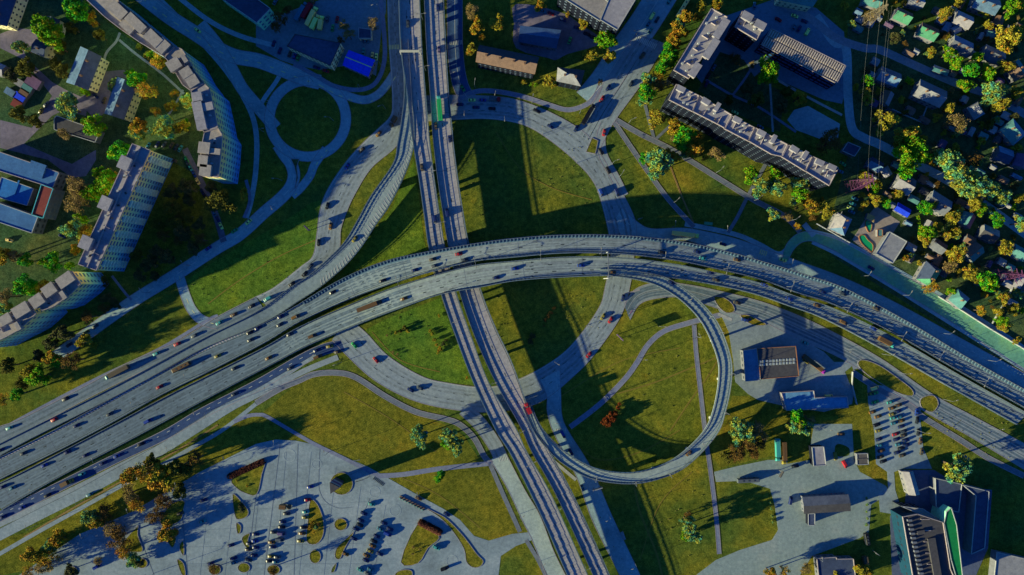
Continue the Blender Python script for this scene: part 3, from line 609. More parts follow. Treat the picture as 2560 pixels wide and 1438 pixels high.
for t, bent in ((.17, 0), (.5, 0), (.84, 1)):
    for px in (1330, 1450, 1130): ab = MB(); arrow(ab, DECKS['D'], t, (px - 1280) * S, bent=bent); child_mesh(ab, 'arrow_marking', M_DARK, oc[1])
for t in (.35, .65):
    for px, py in ((1070, 155), (1045, 60)):
        j = min(range(1, len(DECKS['M1']) - 1), key=lambda i: abs(DECKS['M1'][i][0].y - (719 - py) * S)); ab = MB(); L_, R_ = DECKS['M1'][j]; p = L_.lerp(R_, t); ab.add([(p.x - .12, p.y - 1, p.z + .014), (p.x + .12, p.y - 1, p.z + .014), (p.x + .12, p.y + 2.6, p.z + .014), (p.x - .12, p.y + 2.6, p.z + .014), (p.x - .5, p.y - 1, p.z + .014), (p.x, p.y - 3, p.z + .014), (p.x + .5, p.y - 1, p.z + .014)], [(0, 1, 2, 3), (4, 5, 6)]); child_mesh(ab, 'arrow_marking', M_DARK, bpy.data.objects['viaduct'])
# chevrons where ramps split
def hatch(rows, t0, t1, i0, i1, step, m, name, root, w=.5, slant=1.6, lift=.03):
    mb = MB(); seg = rows[i0:i1]
    for p, a in along(seg, (t0 + t1) / 2, step):
        j = min(range(len(seg)), key=lambda i: (seg[i][0].lerp(seg[i][1], .5) - p).length); u = seg[j][0].lerp(seg[j][1], t0); v = seg[j][0].lerp(seg[j][1], t1)
        dx, dy = math.cos(a), math.sin(a); c = (u + v) / 2; du, dv = u - c, v - c
        A, B = p + du, p + dv
        mb.add([(A.x, A.y, p.z + lift), (A.x + w * dx, A.y + w * dy, p.z + lift), (B.x + (slant + w) * dx, B.y + (slant + w) * dy, p.z + lift), (B.x + slant * dx, B.y + slant * dy, p.z + lift)], [(0, 1, 2, 3)])
    return child_mesh(mb, name, m, root)
hatch(DECKS['C'], .0, .13, 0, 44, 2.0, mat('barrier_shadow_lilac', (.52, .47, .52), .1, 1), 'hatched_margin', oc[0], w=1.0)  # slanted lilac hatch paints the barrier's shadow pattern along the margin
rn = [o for o in bpy.data.objects if o.name.startswith('ramp_bridge')][0]
hatch(DECKS['N'], .62, .93, 6, 54, 2.2, mat('pale_hatch', (.46, .48, .45), .1, 1), 'hatched_margin', rn, w=.6, slant=2.2)
# gantries over the overpass
def gantry(px, py0, py1, z, label):
    a, b = G(px, py0, z), G(px + 2, py1, z); r = empty('sign_gantry', (a.x, a.y, 0)); tag(r, label, 'gantry')
    mb = MB(); mb.box(((b.x - a.x) / 2, (b.y - a.y) / 2, z + 6.2), ((b - a).length, .5, .5), math.atan2(b.y - a.y, b.x - a.x)); mb.obj('beam', MATS['galvanised_rail'], r)
    for q in (a, b):
        p_ = MB(); p_.box((q.x - a.x, q.y - a.y, (z + 6.4) / 2 - 1), (.5, .5, z + 6.4 + 1 - .4)); p_.obj('post', MATS['bridge_concrete'], r)
gantry(1516, 632, 696, 16.7 * KZ, 'sign gantry spanning the overpass where the loop ramp splits')
def gantry_v(px, py, w, label):
    z = 9.5 * KZ; a = G(px, py, z); r = empty('sign_gantry', (a.x, a.y, 0)); tag(r, label, 'gantry')
    mb = MB(); mb.box((w / 2, .2, z + 5.5), (w, 1.2, .5)); mb.obj('beam', mat('lattice_cream', (.55, .55, .42), .3, 3), r)
    for x in (0, w): p_ = MB(); p_.box((x, .2, (z + 5) / 2), (.5, .5, z + 5)); p_.obj('post', MATS['bridge_concrete'], r)
gantry_v(1003, 137, 11.5, 'cream lattice gantry across the northern end of the viaduct')
# concrete traffic apron between M1 and ramp north part: expansion joints
for id, root in (('M1', 'viaduct'), ('M2', 'viaduct.001'), ('C', oc[0].name), ('D', oc[1].name)):
    rr = bpy.data.objects[root]
    for p, a in along(DECKS[id], .5, 34, 8):
        j = min(range(len(DECKS[id])), key=lambda i: ((DECKS[id][i][0] + DECKS[id][i][1]) / 2 - p).length); w = (DECKS[id][j][1] - DECKS[id][j][0]).length
        jb = MB(); jb.box((p.x, p.y, p.z + .01), (.3, w * .96, .02), a); child_mesh(jb, 'expansion_joint', M_LINE, rr)

# ================= vehicles
PAINT = {}
PC = dict(black=(.012, .014, .02), blue=(.02, .06, .30), navy=(.015, .03, .12), teal=(.05, .32, .30), red=(.38, .02, .03), brown=(.14, .08, .035), white=(.10, .12, .13), silver=(.05, .065, .08),
          yellow=(.26, .22, .04), orange=(.22, .11, .025), grey=(.10, .12, .14), green=(.02, .36, .10), purple=(.28, .03, .32), amber=(1, .72, .22), lime=(.75, .95, .25), lilac=(.13, .10, .20), tan=(.10, .08, .05), cyan=(.03, .17, .25))  # amber: orange brightened in the paint for vehicles in shade
def paint(c):
    if c not in PAINT:
        m, t, b = nodes(c + '_car_paint'); b.inputs['Base Color'].default_value = (*PC[c], 1); b.inputs['Roughness'].default_value = .4; b.inputs['Specular IOR Level'].default_value = .2; PAINT[c] = m
    return PAINT[c]
GLASS, t_, b_ = nodes('dark_car_glass'); b_.inputs['Base Color'].default_value = (.02, .03, .05, 1); b_.inputs['Roughness'].default_value = .3; b_.inputs['Specular IOR Level'].default_value = .1
TYRE = mat('tyre_rubber', (.02, .02, .022), .1, 3)
LAMPG, t_, b_ = nodes('lamp_glass'); b_.inputs['Base Color'].default_value = (.25, .24, .2, 1)
VM = {}
def sect(mb, secs, mi=0):
    """secs: list of (x, halfwidth, zlow, zhigh) lofted boxes with rounded shoulders"""
    vv = []
    for x, w, z0, z1 in secs:
        vv += [(x, -w * .94, z0), (x, -w, z0 + (z1 - z0) * .35), (x, -w * .96, z0 + (z1 - z0) * .8), (x, -w * .72, z1), (x, w * .72, z1), (x, w * .96, z0 + (z1 - z0) * .8), (x, w, z0 + (z1 - z0) * .35), (x, w * .94, z0)]
    n = 8; fs = []
    for i in range(len(secs) - 1):
        for j in range(n): fs.append((i * n + j, i * n + (j + 1) % n, (i + 1) * n + (j + 1) % n, (i + 1) * n + j))
    fs.append(tuple(range(n))[::-1]); fs.append(tuple((len(secs) - 1) * n + j for j in range(n)))
    fs = [f[::-1] for f in fs]
    mb.add(vv, fs, mi)
def vmesh(name, fn, m):
    b = MB(); fn(b); VM[name] = b.mesh(name, [m]); return VM[name]
def wheel_fn(b): b.tube((0, -.11, 0), (0, .11, 0), .33, 12)
vmesh('wheel', wheel_fn, TYRE)
KINDS = {
 'car': dict(body=[(-2.15, .70, .35, .80), (-2.0, .84, .25, .92), (-1.2, .89, .22, .98), (.6, .89, .22, .96), (1.5, .87, .22, .86), (2.0, .80, .25, .72), (2.18, .62, .35, .62)], glass=[(-1.75, .62, .9, .98), (-1.15, .74, .9, 1.36), (.0, .76, .9, 1.42), (.55, .72, .9, 1.3), (1.05, .62, .86, .93)], roof=[(-1.05, .60, 1.34, 1.42), (-.4, .64, 1.36, 1.47), (.25, .60, 1.36, 1.44)], wheels=[-1.3, 1.35]),
 'van': dict(body=[(-2.4, .86, .35, 1.85), (-2.3, .94, .25, 1.98), (.8, .95, .25, 2.0), (1.5, .93, .25, 1.6), (2.1, .90, .25, 1.05), (2.5, .76, .35, .8)], glass=[(.95, .80, 1.3, 1.9), (1.5, .80, 1.2, 1.66), (2.05, .74, 1.0, 1.12)], roof=[(-2.1, .74, 1.97, 2.05), (.6, .74, 1.97, 2.05)], wheels=[-1.5, 1.6]),
 'suv': dict(body=[(-2.3, .78, .4, 1.0), (-2.2, .92, .3, 1.12), (.7, .95, .3, 1.12), (1.8, .92, .3, 1.02), (2.3, .78, .4, .85)], glass=[(-2.1, .74, 1.1, 1.2), (-1.8, .80, 1.1, 1.62), (.3, .80, 1.1, 1.66), (.95, .7, 1.08, 1.15)], roof=[(-1.75, .70, 1.6, 1.70), (-.6, .72, 1.62, 1.76), (.2, .66, 1.62, 1.70)], wheels=[-1.45, 1.45]),
}
for k, d in KINDS.items():
    for part in ('body', 'glass', 'roof'): vmesh(k + part, (lambda b, s_=d[part]: sect(b, s_)), paint('grey') if part != 'glass' else GLASS)
def put(name, me, parent, loc=(0, 0, 0), m=None):
    o = bpy.data.objects.new(name, me); C.objects.link(o); o.parent = parent; o.location = loc
    if m is not None: o.material_slots[0].link = 'OBJECT'; o.material_slots[0].material = m
    return o
def small(kind, p, ang, col, roofc=None):
    r = empty('car' if kind != 'van' else 'van', p, ang); d = KINDS[kind]
    put('body', VM[kind + 'body'], r, m=paint(col)); put('window_glass', VM[kind + 'glass'], r, m=GLASS); put('roof', VM[kind + 'roof'], r, m=paint(roofc or col))
    for x in d['wheels']:
        for s_ in (-1, 1): put('wheel', VM['wheel'], r, (x, s_ * .80, .33))
    return r
def bus_fn(L):
    return (lambda b: sect(b, [(-L / 2, 1.15, .5, 2.9), (-L / 2 + .3, 1.25, .35, 3.0), (L / 2 - .5, 1.25, .35, 3.0), (L / 2, 1.1, .5, 2.8)]))
def big(kind, p, ang, col, cabc=None, L=12.0):
    key = f'{kind}{L}'
    if kind == 'bus':
        r = empty('bus', p, ang)
        if key not in VM:
            vmesh(key, bus_fn(L), paint('grey'))
            vmesh(key + 'g', lambda b: (b.box((0, 0, 2.05), (L - .8, 2.56, .8)), b.box((L / 2 - .1, 0, 2.0), (.3, 2.0, 1.0))), GLASS)
            vmesh(key + 'h', lambda b: [b.box((x, 0, 3.05), (.9, .8, .14)) for x in (-L / 4, 0, L / 4)], paint('grey'))
        put('body', VM[key], r, m=paint(col)); put('window_glass', VM[key + 'g'], r, m=GLASS); put('roof_hatch', VM[key + 'h'], r, m=paint('silver'))
        for x in (-L / 2 + 2.6, L / 2 - 2.4):
            for s_ in (-1, 1): o = put('wheel', VM['wheel'], r, (x, s_ * 1.1, .45)); o.scale = (1.4, 1.2, 1.4)
        return r
    r = empty('lorry', p, ang)
    if key not in VM:
        vmesh(key, lambda b: (b.box((-1.3, 0, 2.2), (L - 3.1, 2.5, 2.5)), b.box((-1.3, 0, 3.46), (L - 3.4, .08, .05)), b.box((-1.3, 0, .85), (L - 3.5, 1.2, .25))), paint('grey'))
    if 'cab' not in VM:
        vmesh('cab', lambda b: sect(b, [(-.9, 1.1, .5, 2.5), (-.2, 1.2, .4, 2.8), (.7, 1.2, .4, 2.5), (1.1, 1.12, .4, 1.5)]), paint('grey')); vmesh('cabg', lambda b: b.box((.72, 0, 2.05), (.5, 2.1, .7), taper=.8), GLASS)
    put('trailer', VM[key], r, m=paint(col)); put('cab', VM['cab'], r, (L / 2 - 1.2, 0, 0), paint(cabc or col)); put('windscreen', VM['cabg'], r, (L / 2 - 1.2, 0, 0), GLASS)
    for x in (-L / 2 + 1.5, -L / 2 + 2.7, L / 2 - 1.3):
        for s_ in (-1, 1): o = put('wheel', VM['wheel'], r, (x, s_ * 1.05, .45)); o.scale = (1.4, 1.3, 1.4)
    return r
def on_strip(id, px, py):
    rows = STRIPS[id]; best = None
    for i in range(len(rows) - 1):
        c = (rows[i][0] + rows[i][1]) / 2; g = G(px, py, c.z); d = math.hypot(g.x - c.x, g.y - c.y)
        if best is None or d < best[0]: a = (rows[i + 1][0] + rows[i + 1][1]) / 2; best = (d, c.z, math.atan2(a.y - c.y, a.x - c.x))
    z = best[1] + .01; p = G(px, py, z); return p, best[2]
WHERE = {'A': 'on the northern slip lane', 'N': 'on the west ramp', 'Nr': 'on the slip road west of the viaduct', 'C': 'on the northern carriageway of the curved road', 'D': 'on the southern carriageway of the curved road', 'M1': "on the viaduct's western carriageway", 'M2': "on the viaduct's eastern carriageway",
         'E': 'on the shaded frontage road', 'H': 'on the pale outer road', 'RING': 'on the great ring road', 'K': 'on the shaded north street', 'J': 'on the service road', 'O': 'on the loop ramp', 'AV': 'on the northern avenue', 'AV2': 'at the mouth of the northern avenue', 'SL': 'on the slip lane by the ring road', 'PS': 'on the shaded south street', 'SW': 'on the long shaded street', 'NW': 'on the northwestern street', 'B': ''}
NOUN = {'car': 'car', 'van': 'van', 'suv': 'tall car', 'bus': 'bus', 'lorry': 'lorry'}
STN = dict(STRIPS)
def veh(id, s, flip=0):
    """s: 'x,y,colour[,kind[,length[,cabcolour]]]; ...' placed on road id, heading along it"""
    for q in s.split():
        f = q.split(','); x, y, col = float(f[0]), float(f[1]), f[2]; kind = f[3] if len(f) > 3 else 'car'
        key = {'Nr': 'N_street'}.get(id, id)
        p, a = on_strip(key, x, y); a += math.pi * flip
        make(kind, p, a, col, float(f[4]) if len(f) > 4 else 12.0, f[5] if len(f) > 5 else None, x, y, WHERE[id], 'vehicles on the roads')
CN = dict(amber='orange', lime='yellow', silver='silver', tan='tan', lilac='pale violet', cyan='light blue')
def make(kind, p, a, col, L, cabc, x, y, where, group):
    r = small(kind, p, a, col, cabc) if kind in KINDS else big(kind, p, a, col, cabc, L)
    d = f"{CN.get(col, col)} {NOUN[kind]}"
    if cabc and kind == 'lorry': d += f" with {cabc} cab"
    elif cabc: d += f" with {cabc} roof"
    r['category'] = NOUN[kind].split()[-1]; r['group'] = group
    later(r, d, x, y, where)
def parked(s, deg, where=None, group='parked cars'):
    for q in s.split():
        f = q.split(','); x, y, col = float(f[0]), float(f[1]), f[2]; kind = f[3] if len(f) > 3 and f[3] else 'car'; d = float(f[4]) if len(f) > 4 and f[4] else deg
        make(kind, G(x, y, .10), math.radians(d), col, float(f[5]) if len(f) > 5 and f[5] else 12.0, f[6] if len(f) > 6 else None, x, y, where, group)
# ================= buildings
def col(name, c, **k): k.setdefault('coord', 'pos'); return mat(name, c, **k)
WIN = None
def win_mesh():
    global WIN
    if WIN is None:
        b = MB(); b.box((0, 0, 0), (1, .08, 1)); m, t, s_ = nodes('window_pane'); s_.inputs['Base Color'].default_value = (.03, .05, .09, 1); s_.inputs['Roughness'].default_value = .25
        WIN = b.mesh('window', [m])
    return WIN
WINM = {}
def winmat(name, c):
    if name not in WINM: m, t, s_ = nodes(name); s_.inputs['Base Color'].default_value = (*c, 1); s_.inputs['Roughness'].default_value = .3; WINM[name] = m
    return WINM[name]
def ccw(q):
    return q if sum(q[i].x * q[(i + 1) % len(q)].y - q[(i + 1) % len(q)].x * q[i].y for i in range(len(q))) > 0 else q[::-1]
def block(label, cat, poly, h, roofm, wallm, name='apartment_block', parapet=.7, win=(3.0, 3.1, 1.5, 1.4), wmat=None, floors=None, balconies=False, huts=(), vents=(), lm=None, rim=None, allsides=False, skip_win=False, band=None, cap=100):
    """flat roofed building; poly = roof outline in photo pixels at height h"""
    if isinstance(poly, str): poly = P(poly)
    q = ccw([G(x, y, h) for x, y in poly]); c = sum(q, Vector()) / len(q); c.z = 0
    r = empty(name, c); tag(r, label, cat); loc = [Vector((v.x - c.x, v.y - c.y, 0)) for v in q]; n = len(loc)
    if lm: landmark(lm, sum(p[0] for p in poly) / len(poly), sum(p[1] for p in poly) / len(poly))
    b = MB(); b.prism(loc, 0, h - .25); b.obj('wall', wallm, r)
    b = MB(); b.prism(loc, h - .25 + .002, h); b.obj('roof', roofm, r)
    if parapet:
        b = MB()
        for i in range(n):
            a, d = loc[i], loc[(i + 1) % n]; v = d - a
            if v.length > .3:
                nx, ny = v.y / v.length * .02, -v.x / v.length * .02
                b.box(((a.x + d.x) / 2 + nx, (a.y + d.y) / 2 + ny, h + parapet / 2), (v.length + .3, .38, parapet), math.atan2(v.y, v.x))
        b.obj('parapet', rim or MATS['bridge_concrete'], r)
    k = 0; extra = MB(); bk = MB(); nb = 0
    sx, sz, ww, wh = win; nf = floors or max(1, int(h / sz))
    for i in range(n):
        a, d = loc[i], loc[(i + 1) % n]; v = d - a
        if v.length < 3: continue
        nr = Vector((v.y, -v.x, 0)).normalized(); m_ = c + (a + d) / 2
        if nr.dot(m_) > 0 and not allsides: continue
        ang = math.atan2(v.y, v.x); u = v.normalized(); cols = int((v.length - .6) / sx)
        if band:
            for fl in range(nf):
                z = (fl + .55) * (h - .4) / nf
                bb = MB(); pc = (a + d) / 2 + nr * .04; bb.box((pc.x, pc.y, z), (v.length - 1, .1, wh), ang); bb.obj('window_band', band, r)
            continue
        for fl in range(nf):
            z = (fl + .55) * (h - .6) / nf
            for j in range(cols):
                if skip_win: continue
                t = (j + .5) * v.length / cols; p = a + u * t + nr * .02
                wide = ww * (1.5 if (j % 4 == 1) else 1.0)
                if k < cap:
                    o = bpy.data.objects.new('window', win_mesh()); C.objects.link(o); o.parent = r; o.location = (p.x, p.y, z); o.rotation_euler = (0, 0, ang); o.scale = (wide, 1, wh)
                    if wmat: o.material_slots[0].link = 'OBJECT'; o.material_slots[0].material = wmat
                else: extra.box((p.x, p.y, z), (wide, .08, wh), ang)
                k += 1
            if balconies:
                for j in range(1, cols, 3):
                    if fl == 0: continue
                    t = (j + .5) * v.length / cols; p = a + u * t + nr * .55; bk = MB()
                    if nb < 98: bk.box((p.x, p.y, z - 1.1), (sx * 1.35, 1.1, .9), ang); bk.obj('balcony', balconies, r); nb += 1
    if extra.f:
        o = extra.obj('window', wmat or WIN.materials[0], r); o['kind'] = 'stuff'
    for hx, hy, L, W, hh in huts:
        p = G(hx, hy, h) - c; e = loc[1] - loc[0]; lng = max(range(n), key=lambda i: (loc[(i + 1) % n] - loc[i]).length); e = loc[(lng + 1) % n] - loc[lng]
        b = MB(); b.box((p.x, p.y, h + hh / 2), (L, W, hh), math.atan2(e.y, e.x)); b.box((p.x, p.y, h + hh + .08), (L + .4, W + .4, .16), math.atan2(e.y, e.x)); b.obj('roof_hut', [roofm], r)
    if parapet >= .7 and h > 15:      # party walls and small plant on the roofs
        rr_ = random.Random(int(abs(c.x * 7 + c.y * 3))); lng = max(range(n), key=lambda i: (loc[(i + 1) % n] - loc[i]).length); e = loc[(lng + 1) % n] - loc[lng]; eu = e.normalized(); en = Vector((-eu.y, eu.x, 0)); cc = sum(loc, Vector()) / n
        for j in range(max(2, int(e.length / 9))):
            t = (j + .5) / max(2, int(e.length / 9)) - .5; p = cc + e * t * .86 + en * rr_.uniform(-1, 1); b = MB(); b.box((p.x, p.y, h + .45), (.22, rr_.uniform(2.5, 5), .9), math.atan2(e.y, e.x)); b.obj('roof_wall', rim or MATS['bridge_concrete'], r)
            p = p + eu * 2.2 + en * rr_.uniform(-2, 2); b = MB(); b.box((p.x, p.y, h + .35), (rr_.uniform(.8, 1.6), rr_.uniform(.6, 1.2), .7), rr_.uniform(0, .4)); b.obj('roof_box', R_DARK, r)
    for hx, hy in vents:
        p = G(hx, hy, h) - c; b = MB(); b.box((p.x, p.y, h + .8), (.9, .7, 1.6)); b.box((p.x, p.y, h + 1.68), (1.2, 1.0, .15)); b.obj('chimney', MATS['bridge_concrete'], r)
    return r
R_TAN = asphalt_mat('sunlit_roof_felt', (.36, .33, .30)); R_LIL = asphalt_mat('lilac_roof_felt', (.33, .32, .35)); R_NAVY = asphalt_mat('navy_roof_felt', (.06, .085, .15), (1.3, 1.2, 1.2), patch=.65)
R_SLATE = asphalt_mat('slate_roof', (.15, .17, .21), patch=.6); R_BLUE = asphalt_mat('blue_tin_roof', (.02, .07, .85)); R_STEEL = asphalt_mat('sunlit_slate_roof', (.14, .25, .38), patch=.6); R_DARK = asphalt_mat('charcoal_roof', (.075, .075, .085))
R_PINK = asphalt_mat('salmon_tile_roof', (.21, .14, .105)); R_MINT = asphalt_mat('mint_green_roof', (.09, .32, .18)); R_RED = asphalt_mat('dark_red_roof', (.22, .05, .045)); R_WHT = asphalt_mat('pale_grey_roof', (.29, .30, .32), patch=.7)
R_TEAL = asphalt_mat('teal_roof', (.09, .25, .25)); R_BRN = asphalt_mat('brown_tile_roof', (.20, .12, .08)); R_ROSE = asphalt_mat('rose_red_roof', (.42, .12, .14)); R_PUR = asphalt_mat('plum_roof', (.15, .09, .18))
W_OCH = col('ochre_panel_wall', (.95, .78, .30), var=.12, scale=.25, big=.08, bigvar=.2); 
def och():
    m, t, b = nodes('ochre_and_teal_panels'); v = t.nodes.new('ShaderNodeNewGeometry').outputs['Position']; sp = t.nodes.new('ShaderNodeSeparateXYZ'); t.links.new(v, sp.inputs[0])
    mr = t.nodes.new('ShaderNodeMapRange'); mr.inputs[1].default_value = 0; mr.inputs[2].default_value = 27; t.links.new(sp.outputs[2], mr.inputs[0])
    nz = t.nodes.new('ShaderNodeMath'); nz.operation = 'MULTIPLY_ADD'; nz.inputs[1].default_value = .7; nz.inputs[2].default_value = -.35; t.links.new(noise(t, v, .12, 5, .7), nz.inputs[0])
    ad = t.nodes.new('ShaderNodeMath'); ad.operation = 'ADD'; t.links.new(mr.outputs[0], ad.inputs[0]); t.links.new(nz.outputs[0], ad.inputs[1])
    t.links.new(ramp(t, ad.outputs[0], [(.15, (.08, .30, .70)), (.42, (.26, .58, .55)), (.68, (.62, .78, .38)), (.9, (1, .70, .24))]), b.inputs['Base Color']); b.inputs['Roughness'].default_value = .9; return m
W_OCH = och(); W_NAVY = col('navy_panel_wall', (.005, .008, .020)); W_CRM = col('cream_wall', (.95, .80, .45)); W_WHT = col('pale_wall', (.20, .20, .22)); W_GREY = col('grey_wall', (.15, .16, .19)); W_BLUE = col('bright_blue_wall', (.006, .045, .085)); W_TEAL = col('teal_green_wall', (.35, .85, .55))
BAL = col('balcony_panel', (.62, .80, .62)); wB = winmat('blue_glass', (.02, .09, .25)); wP = winmat('pale_blue_glass', (.10, .14, .20)); wD = winmat('dark_glass', (.02, .03, .05))
RIM = col('parapet_cap', (.40, .34, .34), scale=1)
CB = 'nine storey apartment block'
block('longest section of the curved nine-storey apartment chain with cluttered dark roof terraces', 'apartment block', "205,-12 280,-12 330,30 385,75 437,116 412,143 350,106 306,76 262,42", 27, R_TAN, W_OCH, wmat=wB, huts=((300, 30, 10, 6, 2.6), (345, 62, 12, 5, 2.6), (388, 100, 9, 6, 2.4), (322, 70, 8, 4, 2), (410, 118, 6, 7, 2.2)), vents=((280, 20), (330, 50), (370, 88), (398, 126)), rim=RIM, lm='the curved apartment chain')
block('sand coloured section of the curved apartment chain, between the longest section and the pale one', 'apartment block', "413,144 438,117 456,124 472,150 487,178 509,207 477,227 458,213 443,188 433,166", 27, R_TAN, W_OCH, wmat=wB, huts=((440, 165, 7, 6, 2.6), (466, 150, 2, 4.5, 2.6), (470, 185, 6, 5, 2.6), (485, 205, 6, 6, 2.4)), vents=((450, 150), (476, 196)), rim=RIM, lm='the bend of the apartment chain')
block('pale roofed section of the curved apartment chain standing beside the roundabout', 'apartment block', "479,228 510,209 524,222 533,262 545,320 511,331 495,305 485,268", 27, R_LIL, W_OCH, wmat=wB, huts=((498, 245, 5, 5, 2.6), (498, 268, 5, 5, 2.6), (503, 292, 5, 5, 2.6), (508, 315, 5, 5, 2.6), (518, 270, 4, 8, 2.2)), vents=((528, 290), (520, 240)), rim=RIM, lm='the pale chain section')
block('southern end section of the curved apartment chain with an ochre facade', 'apartment block', "512,332 546,321 556,338 553,385 546,442 508,441 501,412 506,362", 27, R_TAN, W_OCH, wmat=wB, huts=((515, 372, 6, 6, 2.6), (512, 405, 6, 5, 2.6), (518, 428, 6, 6, 2.6), (538, 380, 3, 7, 2)), vents=((532, 410), (540, 350)), rim=RIM, lm="the chain's southern end")
st = block('long free-standing slab tower with rows of balconies and slanting rooftop shadows', 'apartment block', "332,360 376,376 242,676 197,661", 27, R_LIL, W_OCH, win=(3.0, 3.0, 1.7, 1.3), wmat=wB, balconies=BAL, huts=((318, 410, 7, 6, 3), (270, 510, 7, 6, 3), (222, 608, 7, 6, 3)), vents=((340, 380), (315, 440), (298, 478), (345, 452), (268, 540), (250, 580), (300, 552), (222, 642), (245, 652)), rim=RIM, lm='the slab tower')
b = MB(); a_, d_ = G(353, 368, 27) - st.location, G(220, 668, 27) - st.location; v_ = d_ - a_; b.box(((a_.x + d_.x) / 2, (a_.y + d_.y) / 2, 27.5), (v_.length, .5, 1.0), math.atan2(v_.y, v_.x)); b.obj('roof_ridge_wall', RIM, st)
block('stepped ochre apartment block at the western edge, upper of two', 'apartment block', "86,745 181,679 202,710 180,733 136,766 107,776", 27, R_TAN, W_OCH, wmat=wB, huts=((170, 700, 9, 6, 2.6), (130, 725, 7, 6, 2.6), (100, 752, 7, 6, 2.6), (165, 738, 2, 4.5, 2.6)), rim=RIM, lm='the stepped ochre blocks')
block('stepped ochre apartment block at the western edge, lower of two', 'apartment block', "-45,820 0,797 72,754 91,785 70,805 47,825 20,840 -5,852 -45,874", 27, R_TAN, W_OCH, wmat=wB, huts=((60, 775, 9, 6, 2.6), (22, 798, 6, 5, 2.6), (52, 815, 2, 4.5, 2.6)), vents=((40, 790),), rim=RIM)
# school with red roofs
block('north wing of the courtyard school with a blue tin roof', 'school', "-25,372 80,408 148,432 132,470 60,447 -25,420", 9, asphalt_mat('school_blue_roof', (.05, .16, .36), (1.3, 1.2, 1.1)), W_WHT, name='school_wing', wmat=wD, rim=RIM, parapet=.4, huts=((95, 425, 9, 8, 1.2),), lm='the courtyard school')
block('red roofed east wing of the courtyard school', 'school', "104,462 133,472 108,546 80,537", 11, R_RED, W_WHT, name='school_wing', wmat=wP, parapet=.4, rim=winmat('cyan_gutter', (.1, .5, .55)))
block('south wing of the courtyard school with a plain blue roof', 'school', "-25,500 95,543 80,583 -25,548", 9, MATS['school_blue_roof'], W_WHT, name='school_wing', parapet=.4, wmat=wD)
block('low blue gymnasium roofs inside the school courtyard', 'gymnasium', "4,443 84,472 68,514 -10,492", 4, asphalt_mat('gym_blue_roof', (.02, .17, .50)), W_GREY, name='gymnasium', parapet=.3, skip_win=True, huts=((42, 470, .6, 9, .3),))
block('dark flat roofed storehouse with pale rim south of the tin sheds', 'storehouse', "136,297 142,290 250,328 238,356 136,324", 5, R_DARK, W_WHT, name='storehouse', parapet=.3, skip_win=True, lm='the dark storehouse')
